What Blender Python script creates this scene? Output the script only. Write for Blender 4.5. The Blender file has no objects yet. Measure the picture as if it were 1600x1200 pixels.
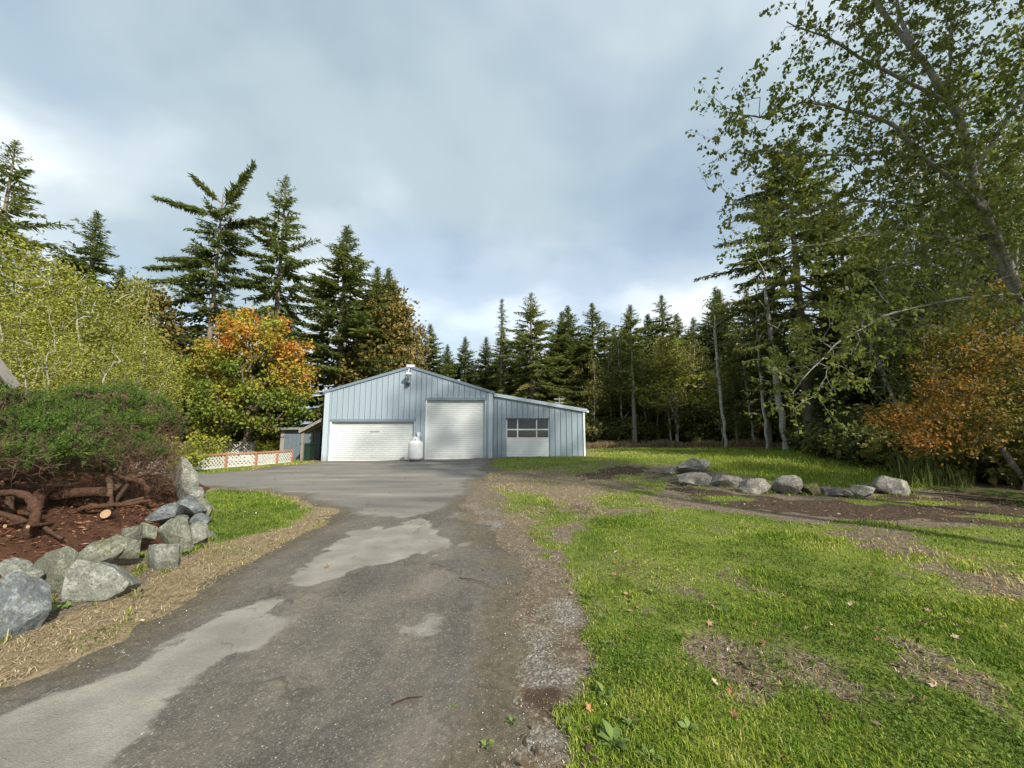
import bpy, math, random
import numpy as np
from math import radians as R, sin, cos, tan, pi
from mathutils import Vector

# ------------------------------------------------------------------ camera, sky, sun, exposure
scene = bpy.context.scene
COL = scene.collection
CAM_H, PITCH, FPX = 1.6, R(7.0), 620.0            # eye height, upward tilt, focal length in photo pixels (1600 wide)
cam = bpy.data.cameras.new('camera'); cam_o = bpy.data.objects.new('camera', cam); COL.objects.link(cam_o)
cam.sensor_width = 36.0; cam.lens = 36.0 * FPX / 1600.0
cam.clip_start = 0.05; cam.clip_end = 2000
cam_o.location = (0, 0, CAM_H); cam_o.rotation_euler = (R(90) + PITCH, 0, 0)
scene.camera = cam_o
scene.view_settings.view_transform = 'Standard'; scene.view_settings.look = 'None'
scene.view_settings.exposure = 0.98; scene.view_settings.gamma = 1.0
SUN_EL, SUN_AZ = R(35), R(35)                       # azimuth measured from -Y (behind the camera), positive = from the right
sun_vec = Vector((sin(SUN_AZ) * cos(SUN_EL), -cos(SUN_AZ) * cos(SUN_EL), sin(SUN_EL)))
sl = bpy.data.lights.new('sun', 'SUN'); sl.energy = 3.6; sl.angle = R(1.5); sl.color = (1.0, 0.93, 0.80)
so = bpy.data.objects.new('sun', sl); COL.objects.link(so); so.location = (0, -10, 40)
so.rotation_euler = sun_vec.to_track_quat('Z', 'Y').to_euler()
world = bpy.data.worlds.new('World'); scene.world = world; world.use_nodes = True
wn, wl = world.node_tree.nodes, world.node_tree.links
wn.clear()
def W(t, **k):
    n = wn.new(t)
    for a, b in k.items(): setattr(n, a, b)
    return n
w_out = W('ShaderNodeOutputWorld'); w_bg = W('ShaderNodeBackground')
sky = W('ShaderNodeTexSky', sky_type='NISHITA', sun_disc=False)
sky.sun_elevation = SUN_EL; sky.sun_rotation = math.atan2(sun_vec.x, sun_vec.y)
skm = W('ShaderNodeVectorMath', operation='SCALE'); skm.inputs['Scale'].default_value = 0.11
wl.new(sky.outputs[0], skm.inputs[0])
tc = W('ShaderNodeTexCoord'); sep = W('ShaderNodeSeparateXYZ'); wl.new(tc.outputs['Generated'], sep.inputs[0])
zz = W('ShaderNodeMath', operation='MAXIMUM'); wl.new(sep.outputs['Z'], zz.inputs[0]); zz.inputs[1].default_value = 0.0
za = W('ShaderNodeMath', operation='ADD'); wl.new(zz.outputs[0], za.inputs[0]); za.inputs[1].default_value = 0.32
dx = W('ShaderNodeMath', operation='DIVIDE'); dy = W('ShaderNodeMath', operation='DIVIDE')
wl.new(sep.outputs['X'], dx.inputs[0]); wl.new(za.outputs[0], dx.inputs[1])
wl.new(sep.outputs['Y'], dy.inputs[0]); wl.new(za.outputs[0], dy.inputs[1])
cmb = W('ShaderNodeCombineXYZ'); wl.new(dx.outputs[0], cmb.inputs[0]); wl.new(dy.outputs[0], cmb.inputs[1])
def wnoise(scale, detail, rough, off, dist=0.0):
    m = W('ShaderNodeMapping'); m.inputs['Location'].default_value = off; wl.new(cmb.outputs[0], m.inputs[0])
    n = W('ShaderNodeTexNoise'); n.inputs['Scale'].default_value = scale; n.inputs['Detail'].default_value = detail
    n.inputs['Roughness'].default_value = rough; n.inputs['Distortion'].default_value = dist
    wl.new(m.outputs[0], n.inputs['Vector']); return n
def wramp(src, stops):
    r = W('ShaderNodeValToRGB'); e = r.color_ramp.elements
    r.color_ramp.interpolation = 'EASE'
    while len(e) < len(stops): e.new(0.5)
    for i, (p, c) in enumerate(stops): e[i].position = p; e[i].color = (*c, 1)
    wl.new(src, r.inputs[0]); return r
n_big = wnoise(1.15, 5.0, 0.45, (1.1, 9.3, 1.0), 0.25)
cloud = wramp(n_big.outputs['Fac'], [(0.33, (0.225, 0.29, 0.34)), (0.44, (0.30, 0.37, 0.41)), (0.54, (0.405, 0.465, 0.495)), (0.65, (0.63, 0.665, 0.675))])
n_gap = wnoise(1.3, 4.0, 0.5, (7.1, 3.3, 2.0), 0.2)
gap = wramp(n_gap.outputs['Fac'], [(0.42, (1, 1, 1)), (0.66, (0.62, 0.62, 0.62))])
wmix = W('ShaderNodeMix', data_type='RGBA')
wl.new(gap.outputs[0], wmix.inputs['Factor']); wl.new(skm.outputs[0], wmix.inputs['A']); wl.new(cloud.outputs[0], wmix.inputs['B'])
wl.new(wmix.outputs['Result'], w_bg.inputs['Color']); w_bg.inputs['Strength'].default_value = 0.92
wl.new(w_bg.outputs[0], w_out.inputs['Surface'])

# ------------------------------------------------------------------ helpers: projection, noise, meshes
CP, SP = cos(PITCH), sin(PITCH)
def terrain(x, y):
    x = np.asarray(x, float); y = np.asarray(y, float)
    s = np.clip((y - 8) / 16, 0, 1); s = s * s * (3 - 2 * s)
    return 0.018 * (np.clip(x, -22, 32) + 5.5) * s
def ray(px, py):
    u, v = (px - 800) / FPX, (600 - py) / FPX
    return np.array([u, CP - v * SP, v * CP + SP])
def at(px, py, z=0.0):
    """where the line of sight through a photo pixel meets the ground"""
    d = ray(px, py); zt = z
    for _ in range(6):
        t = (zt - CAM_H) / min(d[2], -1e-3); p = d * t
        zt = z + float(terrain(p[0], p[1]))
    return np.array([p[0], p[1], zt])
def aty(px, py, Y):
    d = ray(px, py); t = Y / d[1]
    return np.array([d[0] * t, Y, CAM_H + d[2] * t])
def h3(ix, iy, iz, seed):
    n = (ix.astype(np.int64) * 374761393 + iy.astype(np.int64) * 668265263 + iz.astype(np.int64) * 2147483647 + seed * 974634777) & 0x7fffffff
    n = ((n ^ (n >> 13)) * 1274126177) & 0x7fffffff
    return ((n ^ (n >> 16)) & 0xffff) / 65535.0
def vn(x, y, z=None, seed=0):
    x = np.asarray(x, float); y = np.asarray(y, float); z = np.zeros_like(x) if z is None else np.asarray(z, float)
    ix, iy, iz = np.floor(x), np.floor(y), np.floor(z); fx, fy, fz = x - ix, y - iy, z - iz
    fx, fy, fz = (f * f * (3 - 2 * f) for f in (fx, fy, fz)); o = 0
    for a in (0, 1):
        for b in (0, 1):
            for c in (0, 1):
                o = o + h3(ix + a, iy + b, iz + c, seed) * (fx if a else 1 - fx) * (fy if b else 1 - fy) * (fz if c else 1 - fz)
    return o
def fbm(x, y, z=None, seed=0, oct=4):
    o, a, s = 0, 0.5, 1.0
    for k in range(oct):
        o = o + a * (vn(np.asarray(x) * s, np.asarray(y) * s, None if z is None else np.asarray(z) * s, seed + k * 17) - 0.5) * 2
        a *= 0.5; s *= 2.03
    return o
def sdf(x, y, poly):
    """signed distance to polygon, positive inside"""
    d = np.full(x.shape, 1e9); ins = np.zeros(x.shape, bool); n = len(poly)
    for i in range(n):
        ax, ay = poly[i][:2]; bx, by = poly[(i + 1) % n][:2]
        ex, ey = bx - ax, by - ay; wx, wy = x - ax, y - ay
        t = np.clip((wx * ex + wy * ey) / (ex * ex + ey * ey + 1e-12), 0, 1)
        d = np.minimum(d, (wx - ex * t) ** 2 + (wy - ey * t) ** 2)
        c = ((ay <= y) & (by > y)) | ((by <= y) & (ay > y))
        with np.errstate(divide='ignore', invalid='ignore'):
            xi = ax + (y - ay) / (by - ay + 1e-12) * ex
        ins ^= c & (x < xi)
    d = np.sqrt(d); return np.where(ins, d, -d)
def sstep(a, b, v):
    t = np.clip((v - a) / (b - a), 0, 1); return t * t * (3 - 2 * t)

def npmesh(name, V, Fs, attrs=None, smooth=False):
    V = np.asarray(V, np.float32).reshape(-1, 3)
    Fs = Fs if isinstance(Fs, list) else [Fs]
    Fs = [np.asarray(f, np.int32) for f in Fs if len(f)]
    me = bpy.data.meshes.new(name)
    me.vertices.add(len(V)); me.vertices.foreach_set('co', V.ravel())
    loops = np.concatenate([f.ravel() for f in Fs]); tot = np.concatenate([np.full(len(f), f.shape[1], np.int32) for f in Fs])
    st = np.concatenate([[0], np.cumsum(tot)[:-1]]).astype(np.int32)
    me.loops.add(len(loops)); me.loops.foreach_set('vertex_index', loops)
    me.polygons.add(len(tot)); me.polygons.foreach_set('loop_start', st); me.polygons.foreach_set('loop_total', tot)
    if smooth: me.polygons.foreach_set('use_smooth', np.ones(len(tot), bool))
    me.update(calc_edges=True)
    for k, a in (attrs or {}).items():
        at_ = me.attributes.new(k, 'FLOAT', 'POINT'); at_.data.foreach_set('value', np.asarray(a, np.float32).ravel())
    return me
def obj(name, me, mat=None, parent=None, loc=None):
    o = bpy.data.objects.new(name, me); COL.objects.link(o)
    if mat is not None and me is not None and len(me.materials) == 0: me.materials.append(mat)
    if parent is not None: o.parent = parent
    if loc is not None: o.location = loc
    return o
def tag(o, label=None, cat=None, group=None, kind=None):
    if label: o['label'] = label
    if cat: o['category'] = cat
    if group: o['group'] = group
    if kind: o['kind'] = kind
    return o
def empty(name, loc=(0, 0, 0), rz=0.0):
    o = bpy.data.objects.new(name, None); COL.objects.link(o); o.location = loc; o.rotation_euler = (0, 0, rz)
    o.empty_display_size = 0.2; return o
class MB:
    """collects boxes, prisms, tubes and lathes into one mesh"""
    def __init__(s): s.v = []; s.f = []
    def add(s, v, f):
        b = len(s.v); s.v += [tuple(map(float, p)) for p in v]; s.f += [tuple(i + b for i in q) for q in f]; return s
    def box(s, x0, x1, y0, y1, z0, z1):
        return s.add([(x0,y0,z0),(x1,y0,z0),(x1,y1,z0),(x0,y1,z0),(x0,y0,z1),(x1,y0,z1),(x1,y1,z1),(x0,y1,z1)],
                     [(0,3,2,1),(4,5,6,7),(0,1,5,4),(1,2,6,5),(2,3,7,6),(3,0,4,7)])
    def prism_xz(s, pts, y0, y1):
        n = len(pts)
        return s.add([(p[0], y0, p[1]) for p in pts] + [(p[0], y1, p[1]) for p in pts],
                     [tuple(range(n)), tuple(range(2*n-1, n-1, -1))] + [((i+1) % n, i, n+i, n+(i+1) % n) for i in range(n)])
    def bar(s, a, b, w, h):
        a, b = Vector(a), Vector(b); d = (b - a).normalized()
        up = Vector((0,0,1)) if abs(d.z) < 0.95 else Vector((0,1,0))
        r = d.cross(up).normalized() * (w/2); u = r.cross(d).normalized() * (h/2)
        v = [p + sx*r + su*u for p in (a, b) for sx, su in ((-1,-1),(1,-1),(1,1),(-1,1))]
        return s.add(v, [(0,1,2,3),(7,6,5,4),(0,4,5,1),(1,5,6,2),(2,6,7,3),(3,7,4,0)])
    def tube(s, pts, rad, n=8, cap=True):
        v, f = tube_np(np.array(pts, float), np.array(rad, float) if hasattr(rad, '__len__') else np.full(len(pts), rad), n)
        s.add(v, f.tolist())
        if cap:
            b = len(s.v) - len(v)
            s.f.append(tuple(b + i for i in range(n - 1, -1, -1))); s.f.append(tuple(len(s.v) - n + i for i in range(n)))
        return s
    def lathe(s, prof, n=24, c=(0,0,0)):
        v = []
        for r, z in prof:
            v += [(c[0] + r*cos(2*pi*i/n), c[1] + r*sin(2*pi*i/n), c[2] + z) for i in range(n)]
        f = [(j*n+i, j*n+(i+1) % n, (j+1)*n+(i+1) % n, (j+1)*n+i) for j in range(len(prof)-1) for i in range(n)]
        return s.add(v, f)
    def build(s, name, mat, parent=None, loc=None, smooth=None):
        me = bpy.data.meshes.new(name); me.from_pydata(s.v, [], s.f); me.update()
        if smooth:
            me.polygons.foreach_set('use_smooth', [True]*len(me.polygons)); me.set_sharp_from_angle(angle=R(smooth))
        return obj(name, me, mat, parent, loc)
def norm(a): return a / (np.linalg.norm(a, axis=-1, keepdims=True) + 1e-9)
def tube_np(P, rad, n):
    T = norm(np.gradient(P, axis=0)); ref = np.array([0.31, 0.22, 0.92]) if abs(T[0][2]) < 0.9 else np.array([1.0, 0.1, 0.05])
    A = norm(np.cross(T, ref)); B = np.cross(T, A); th = np.arange(n) * 2 * pi / n
    V = P[:, None] + rad[:, None, None] * (A[:, None] * np.cos(th)[None, :, None] + B[:, None] * np.sin(th)[None, :, None])
    i = np.arange(len(P) - 1)[:, None] * n; j = np.arange(n)[None]; k = (j + 1) % n
    F = np.stack([i + j, i + k, i + n + k, i + n + j], -1).reshape(-1, 4)
    return V.reshape(-1, 3), F
def frusta(P0, P1, r0, r1, n):
    T = norm(P1 - P0); ref = np.where(np.abs(T[:, 2:3]) < 0.9, np.array([[0., 0, 1]]), np.array([[1., 0, 0]]))
    A = norm(np.cross(T, ref)); B = np.cross(T, A); th = np.arange(n) * 2 * pi / n
    ring = A[:, None] * np.cos(th)[None, :, None] + B[:, None] * np.sin(th)[None, :, None]
    V = np.concatenate([P0[:, None] + r0[:, None, None] * ring, P1[:, None] + r1[:, None, None] * ring], 1)
    i = np.arange(len(P0))[:, None] * 2 * n; j = np.arange(n)[None]; k = (j + 1) % n
    return V.reshape(-1, 3), np.stack([i + j, i + k, i + n + k, i + n + j], -1).reshape(-1, 4)
def kites(B, D, N, L, Wd, tint, fold=0.12, mid=0.45):
    """leaf-shaped faces: base point, direction, normal, length, width"""
    S = norm(np.cross(D, N)); N2 = np.cross(S, D); L = L[:, None]; Wd = Wd[:, None]
    V = np.stack([B, B + D*L*mid + S*Wd*0.5 + N2*Wd*fold, B + D*L, B + D*L*mid - S*Wd*0.5 + N2*Wd*fold], 1)
    n = len(B); F = (np.arange(n)[:, None] * 4 + np.arange(4)[None])
    return V.reshape(-1, 3), F, np.repeat(tint, 4)
def merge(parts):
    V, F, T, b = [], [], [], 0
    for v, f, t in parts:
        V.append(v); F.append(np.asarray(f) + b); T.append(t); b += len(v)
    return np.concatenate(V), F, np.concatenate(T)

# ------------------------------------------------------------------ materials
def srgb(r, g, b):
    f = lambda c: c/255/12.92 if c/255 <= 0.04045 else ((c/255 + 0.055)/1.055)**2.4
    return (f(r), f(g), f(b))
class NT:
    def __init__(s, name):
        s.m = bpy.data.materials.new(name); s.m.use_nodes = True; s.t = s.m.node_tree; s.t.nodes.clear()
        s.out = s.n('ShaderNodeOutputMaterial')
    def n(s, t, **k):
        x = s.t.nodes.new(t)
        for a, b in k.items(): setattr(x, a, b)
        return x
    def l(s, a, b): s.t.links.new(a, b)
    def coord(s, w='Object'): return s.n('ShaderNodeTexCoord').outputs[w]
    def noise(s, scale, detail=4, rough=0.55, vec=None, dist=0.0, stretch=None):
        v = vec if vec is not None else s.coord()
        if stretch:
            mp = s.n('ShaderNodeMapping'); mp.inputs['Scale'].default_value = stretch; s.l(v, mp.inputs[0]); v = mp.outputs[0]
        x = s.n('ShaderNodeTexNoise'); x.inputs['Scale'].default_value = scale; x.inputs['Detail'].default_value = detail
        x.inputs['Roughness'].default_value = rough; x.inputs['Distortion'].default_value = dist; s.l(v, x.inputs['Vector']); return x.outputs['Fac']
    def voro(s, scale, out='Distance', vec=None, feature='F1'):
        x = s.n('ShaderNodeTexVoronoi', feature=feature); x.inputs['Scale'].default_value = scale
        s.l(vec if vec is not None else s.coord(), x.inputs['Vector']); return x.outputs[out]
    def ramp(s, src, stops, interp='LINEAR'):
        r = s.n('ShaderNodeValToRGB'); e = r.color_ramp.elements; r.color_ramp.interpolation = interp
        while len(e) < len(stops): e.new(0.5)
        for i, (p, c) in enumerate(stops):
            e[i].position = p; e[i].color = (*c, 1) if hasattr(c, '__len__') else (c, c, c, 1)
        s.l(src, r.inputs[0]); return r.outputs[0]
    def attr(s, name, kind='GEOMETRY'):
        a = s.n('ShaderNodeAttribute', attribute_name=name, attribute_type=kind); return a.outputs['Fac']
    def mix(s, fac, a, b, mode='MIX'):
        x = s.n('ShaderNodeMix', data_type='RGBA', blend_type=mode)
        for sock, v in ((x.inputs['Factor'], fac), (x.inputs['A'], a), (x.inputs['B'], b)):
            if hasattr(v, 'is_linked'): s.l(v, sock)
            elif hasattr(v, '__len__'): sock.default_value = (*v, 1)
            else: sock.default_value = v
        return x.outputs['Result']
    def math(s, op, a, b=0.0, clamp=False):
        x = s.n('ShaderNodeMath', operation=op, use_clamp=clamp)
        for i, v in enumerate((a, b)):
            if hasattr(v, 'is_linked'): s.l(v, x.inputs[i])
            else: x.inputs[i].default_value = v
        return x.outputs[0]
    def bump(s, h, strength=0.4, dist=0.02, prev=None):
        b = s.n('ShaderNodeBump'); b.inputs['Strength'].default_value = strength; b.inputs['Distance'].default_value = dist
        s.l(h, b.inputs['Height'])
        if prev is not None: s.l(prev, b.inputs['Normal'])
        return b.outputs[0]
    def pbr(s, col, rough=0.6, metal=0.0, normal=None, spec=0.4, **extra):
        p = s.n('ShaderNodeBsdfPrincipled')
        if hasattr(col, 'is_linked'): s.l(col, p.inputs['Base Color'])
        else: p.inputs['Base Color'].default_value = (*col, 1)
        if hasattr(rough, 'is_linked'): s.l(rough, p.inputs['Roughness'])
        else: p.inputs['Roughness'].default_value = rough
        p.inputs['Metallic'].default_value = metal; p.inputs['Specular IOR Level'].default_value = spec
        for k, v in extra.items(): p.inputs[k.replace('_', ' ')].default_value = v
        if normal is not None: s.l(normal, p.inputs['Normal'])
        s.l(p.outputs[0], s.out.inputs[0]); return s.m
    def leaf(s, col, trans=0.35, rough=0.55, spec=0.25, warm=(1.0, 1.0, 0.55)):
        p = s.n('ShaderNodeBsdfPrincipled'); p.inputs['Roughness'].default_value = rough; p.inputs['Specular IOR Level'].default_value = spec
        s.l(col, p.inputs['Base Color'])
        tr = s.n('ShaderNodeBsdfTranslucent'); s.l(s.mix(1.0, col, warm, 'MULTIPLY'), tr.inputs['Color'])
        mx = s.n('ShaderNodeMixShader'); mx.inputs[0].default_value = trans
        s.l(p.outputs[0], mx.inputs[1]); s.l(tr.outputs[0], mx.inputs[2]); s.l(mx.outputs[0], s.out.inputs[0]); return s.m
def leaf_mat(name, stops, trans=0.35, big=0.35, vary=0.25, spec=0.2, rough=0.6, patch=0.25):
    t = NT(name)
    rnd = t.n('ShaderNodeObjectInfo').outputs['Random']
    v = t.math('ADD', t.attr('tint'), t.math('MULTIPLY', t.math('SUBTRACT', t.noise(big, 3), 0.5), patch * 2))
    v = t.math('ADD', v, t.math('MULTIPLY', t.math('SUBTRACT', rnd, 0.5), vary))
    return t.leaf(t.ramp(v, stops), trans, rough, spec)
def plain(name, col, rough=0.55, metal=0.0, var=0.18, scale=3.0, bump=0.0, bscale=40, spec=0.4):
    t = NT(name); n = t.noise(scale, 5)
    c = t.mix(t.math('MULTIPLY', n, 1.0), tuple(x*(1-var) for x in col), tuple(min(1, x*(1+var)) for x in col))
    nm = t.bump(t.noise(bscale, 4), bump, 0.01) if bump else None
    return t.pbr(c, rough, metal, nm, spec)

M = {}
M['fir'] = leaf_mat('fir_needles', [(0.0, (0.068, 0.095, 0.030)), (0.45, (0.135, 0.168, 0.05)), (0.8, (0.205, 0.22, 0.066)), (1.0, (0.27, 0.22, 0.085))], 0.46, 0.12, 0.3, patch=0.2)
M['fir_near'] = leaf_mat('fir_near_needles', [(0.0, (0.068, 0.095, 0.028)), (0.5, (0.145, 0.175, 0.05)), (1.0, (0.25, 0.235, 0.075))], 0.46, 0.2, 0.2)
M['cedar'] = leaf_mat('cedar_scales', [(0.0, (0.03, 0.05, 0.016)), (0.6, (0.065, 0.09, 0.027)), (0.93, (0.10, 0.115, 0.034)), (1.0, (0.16, 0.08, 0.035))], 0.2, 0.5, 0.2)
M['alder'] = leaf_mat('alder_yellow_green_leaves', [(0.0, (0.16, 0.20, 0.04)), (0.5, (0.34, 0.35, 0.075)), (1.0, (0.52, 0.46, 0.13))], 0.42, 0.3, 0.35)
M['alder_green'] = leaf_mat('alder_green_leaves', [(0.0, (0.07, 0.10, 0.025)), (0.5, (0.155, 0.19, 0.048)), (0.9, (0.28, 0.28, 0.075)), (1.0, (0.42, 0.34, 0.10))], 0.5, 0.4, 0.2)
M['alder_far'] = leaf_mat('alder_far_leaves', [(0.0, (0.09, 0.105, 0.028)), (0.5, (0.19, 0.19, 0.055)), (1.0, (0.34, 0.28, 0.09))], 0.35, 0.4, 0.5)
M['maple_orange'] = leaf_mat('maple_turning_leaves', [(0.0, (0.13, 0.20, 0.035)), (0.28, (0.30, 0.31, 0.05)), (0.48, (0.50, 0.34, 0.06)), (0.72, (0.52, 0.19, 0.05)), (1.0, (0.46, 0.10, 0.05))], 0.38, 0.45, 0.0, patch=0.22)
M['maple_brown'] = leaf_mat('maple_olive_brown_leaves', [(0.0, (0.11, 0.10, 0.03)), (0.5, (0.24, 0.19, 0.06)), (1.0, (0.40, 0.27, 0.09))], 0.35, 0.4, 0.15)
M['vine_maple'] = leaf_mat('vine_maple_leaves', [(0.0, (0.075, 0.10, 0.022)), (0.35, (0.18, 0.155, 0.036)), (0.6, (0.34, 0.185, 0.042)), (1.0, (0.44, 0.17, 0.045))], 0.4, 0.6, 0.0, patch=0.3)
M['shrub_lime'] = leaf_mat('shrub_lime_leaves', [(0.0, (0.14, 0.18, 0.03)), (0.5, (0.27, 0.30, 0.04)), (1.0, (0.42, 0.36, 0.08))], 0.4, 0.8, 0.3)
M['bush'] = leaf_mat('undergrowth_leaves', [(0.0, (0.055, 0.072, 0.022)), (0.6, (0.125, 0.14, 0.04)), (1.0, (0.26, 0.20, 0.075))], 0.3, 0.6, 0.5)
M['juniper'] = leaf_mat('juniper_scales', [(0.0, (0.03, 0.065, 0.013)), (0.5, (0.085, 0.155, 0.026)), (0.85, (0.18, 0.25, 0.042)), (1.0, (0.28, 0.24, 0.06))], 0.25, 1.2, 0.1)
M['dead_twig'] = plain('dead_twig', (0.09, 0.055, 0.035), 0.85, var=0.5, scale=6)
def bark_mat(name, c0, c1, stretch=(6, 6, 1.2), bump=0.7):
    t = NT(name); n = t.noise(3.0, 6, 0.65, stretch=stretch); n2 = t.noise(1.1, 3)
    c = t.ramp(t.math('ADD', t.math('MULTIPLY', n, 0.75), t.math('MULTIPLY', n2, 0.25)), [(0.32, c0), (0.68, c1)])
    return t.pbr(c, 0.85, normal=t.bump(n, bump, 0.03), spec=0.15)
M['bark_fir'] = bark_mat('fir_bark', (0.075, 0.058, 0.045), (0.30, 0.25, 0.20))
M['bark_pale'] = bark_mat('pale_alder_bark', (0.17, 0.15, 0.125), (0.52, 0.50, 0.45), stretch=(1.5, 1.5, 5))
M['bark_grey'] = bark_mat('grey_twig_bark', (0.10, 0.085, 0.065), (0.30, 0.27, 0.22))
M['bark_brown'] = bark_mat('maple_bark', (0.06, 0.045, 0.035), (0.17, 0.135, 0.105))
M['bark_juniper'] = bark_mat('juniper_bark', (0.022, 0.012, 0.008), (0.12, 0.065, 0.042), stretch=(9, 9, 9), bump=1.0)
def rock_mat(name, c0, c1, c2, moss=0.25):
    t = NT(name); a = t.noise(2.2, 8, 0.65, dist=0.6); b = t.noise(13, 6, 0.7); v = t.voro(3.3, feature='DISTANCE_TO_EDGE')
    c = t.ramp(t.math('ADD', t.math('MULTIPLY', a, 0.6), t.math('MULTIPLY', b, 0.4)), [(0.30, c0), (0.5, c1), (0.68, c2)])
    crack = t.ramp(t.math('ADD', v, t.math('MULTIPLY', b, 0.05)), [(0.02, 0.75), (0.06, 1.0)])
    c = t.mix(1.0, c, crack, 'MULTIPLY')
    c = t.mix(t.math('MULTIPLY', t.ramp(t.noise(3.2, 8, 0.7), [(0.54, 0.0), (0.62, 1.0)]), 0.3), c, tuple(min(0.75, q * 1.5) for q in c2))
    nz = t.n('ShaderNodeSeparateXYZ'); t.l(t.n('ShaderNodeNewGeometry').outputs['Normal'], nz.inputs[0])
    mm = t.math('MULTIPLY', t.ramp(t.math('ADD', t.noise(4.5, 6), t.math('MULTIPLY', nz.outputs[2], 0.12)), [(0.60, 0.0), (0.70, 1.0)]), moss * 2.2)
    c = t.mix(mm, c, (0.085, 0.085, 0.03))
    nm = t.bump(a, 0.6, 0.12); nm = t.bump(b, 0.5, 0.03, nm); nm = t.bump(t.noise(60, 3), 0.4, 0.006, nm)
    return t.pbr(c, 0.85, normal=nm, spec=0.25)
M['rock_blue'] = rock_mat('blue_grey_stone', (0.055, 0.064, 0.07), (0.135, 0.152, 0.162), (0.30, 0.32, 0.325), 0.22)
M['rock_green'] = rock_mat('greenish_stone', (0.07, 0.074, 0.056), (0.165, 0.173, 0.135), (0.32, 0.33, 0.27), 0.4)
M['rock_pale'] = rock_mat('pale_stone', (0.095, 0.098, 0.085), (0.22, 0.228, 0.20), (0.40, 0.41, 0.375), 0.3)
M['rock_grey'] = rock_mat('grey_brown_boulder', (0.085, 0.076, 0.066), (0.225, 0.21, 0.188), (0.42, 0.40, 0.37), 0.25)
M['rock_moss'] = rock_mat('mossy_boulder', (0.06, 0.055, 0.035), (0.13, 0.12, 0.06), (0.25, 0.22, 0.12), 0.8)

# ------------------------------------------------------------------ ground zones (outlines read off the photograph, laid on the ground)
def gp(pts): return [tuple(at(*p)[:2]) if len(p) == 2 else (p[0], p[1]) for p in pts]
Z = {}
Z['asphalt'] = gp([(-3.3, -60, 0), (-3.25, 1.0, 0), (0, 1072), (200, 985), (380, 888), (470, 838), (515, 815), (520, 800), (480, 782), (430, 769), (370, 763), (300, 760),
                   (150, 762), (-100, 770), (-100, 744), (150, 742), (300, 740), (400, 734), (455, 727), (505, 722), (640, 719.5), (768, 717.8),
                   (760, 735), (752, 752), (735, 768), (720, 788), (765, 830), (800, 870), (818, 930), (822, 1000), (812, 1080), (780, 1200), (0.0, 1.0, 0), (0.05, -60, 0)])
Z['pad'] = gp([(520, 794), (560, 806), (620, 810), (680, 797), (735, 770), (770, 740), (775, 712), (500, 715), (450, 724), (300, 735), (-100, 740), (-100, 775), (300, 765), (430, 768)])
Z['pale1'] = gp([(-2.75, 1.2, 0), (0, 1140), (100, 1085), (200, 1040), (300, 985), (370, 950), (432, 944), (415, 958), (444, 975), (400, 1005), (330, 1050), (250, 1110), (180, 1165), (140, 1200), (-1.75, 1.2, 0)])
Z['pale2'] = gp([(450, 905), (462, 888), (500, 868), (520, 845), (560, 832), (620, 822), (655, 812), (672, 818), (680, 835), (700, 846), (700, 858), (660, 868), (610, 884), (560, 886), (520, 904), (470, 916)])
Z['pale3'] = gp([(610, 980), (640, 966), (690, 962), (720, 975), (705, 992), (660, 1004), (625, 998)])
Z['pale4'] = gp([(712, 850), (735, 843), (740, 850), (718, 858)])
Z['pale5'] = gp([(690, 800), (740, 800), (735, 812), (695, 812)])
Z['lawn'] = gp([(930, 1260), (905, 1120), (925, 1030), (905, 960), (880, 900), (870, 860), (900, 818), (960, 795), (1060, 792), (1130, 802), (1250, 812), (1400, 818), (1600, 828), (1800, 838), (2100, 900), (9, -6, 0), (0.8, -6, 0)])
Z['mid'] = gp([(775, 722), (1050, 722), (1070, 800), (960, 800), (880, 830), (870, 880), (840, 870), (790, 800), (772, 760)])
Z['strip'] = gp([(775, 714), (925, 711), (960, 722), (860, 732), (770, 738)])
Z['field'] = gp([(918, 714), (925, 701), (1240, 697), (1330, 706), (1420, 730), (1440, 765), (1290, 760), (1200, 752), (1115, 738), (1050, 726), (960, 722)])
Z['dirtband'] = gp([(1030, 735), (1070, 757), (1120, 765), (1230, 779), (1420, 777), (1600, 775), (1800, 785), (1800, 836), (1600, 824), (1400, 812), (1250, 800), (1130, 790), (1050, 770)])
Z['track'] = gp([(890, 742), (960, 728), (1012, 726), (1018, 736), (960, 746), (900, 752)])
Z['patchgrass'] = gp([(308, 772), (345, 766), (400, 768), (450, 782), (480, 798), (468, 808), (430, 822), (385, 836), (330, 850), (318, 820)])
Z['dry'] = gp([(-3.2, -3, 0), (0, 1078), (200, 992), (380, 892), (520, 815), (520, 795), (440, 770), (300, 760), (310, 850), (260, 890), (200, 925), (100, 955), (0, 1000), (-5.5, 2.5, 0), (-6, -3, 0)])
Z['fringe'] = gp([(505, 722), (440, 728), (380, 736), (295, 742), (150, 744), (150, 728), (300, 733), (455, 718)])
Z['mud'] = gp([(815, 1010), (850, 965), (905, 955), (950, 1005), (940, 1090), (880, 1125), (820, 1085)])
Z['mud2'] = gp([(840, 800), (960, 772), (1040, 782), (1000, 800), (900, 830), (850, 850)])
Z['bare1'] = gp([(1080, 985), (1130, 1000), (1180, 1040), (1240, 1085), (1200, 1100), (1140, 1075), (1090, 1030)])
Z['bare2'] = gp([(1240, 1020), (1300, 1050), (1400, 1085), (1450, 1130), (1400, 1135), (1290, 1095), (1240, 1055)])
Z['bare3'] = gp([(1420, 868), (1500, 880), (1620, 895), (1620, 935), (1520, 922), (1440, 895)])
Z['bare4'] = gp([(1250, 815), (1400, 830), (1480, 860), (1420, 875), (1330, 850)])
Z['bare5'] = gp([(1330, 980), (1450, 1000), (1560, 1060), (1600, 1120), (1540, 1110), (1430, 1040)])
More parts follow.
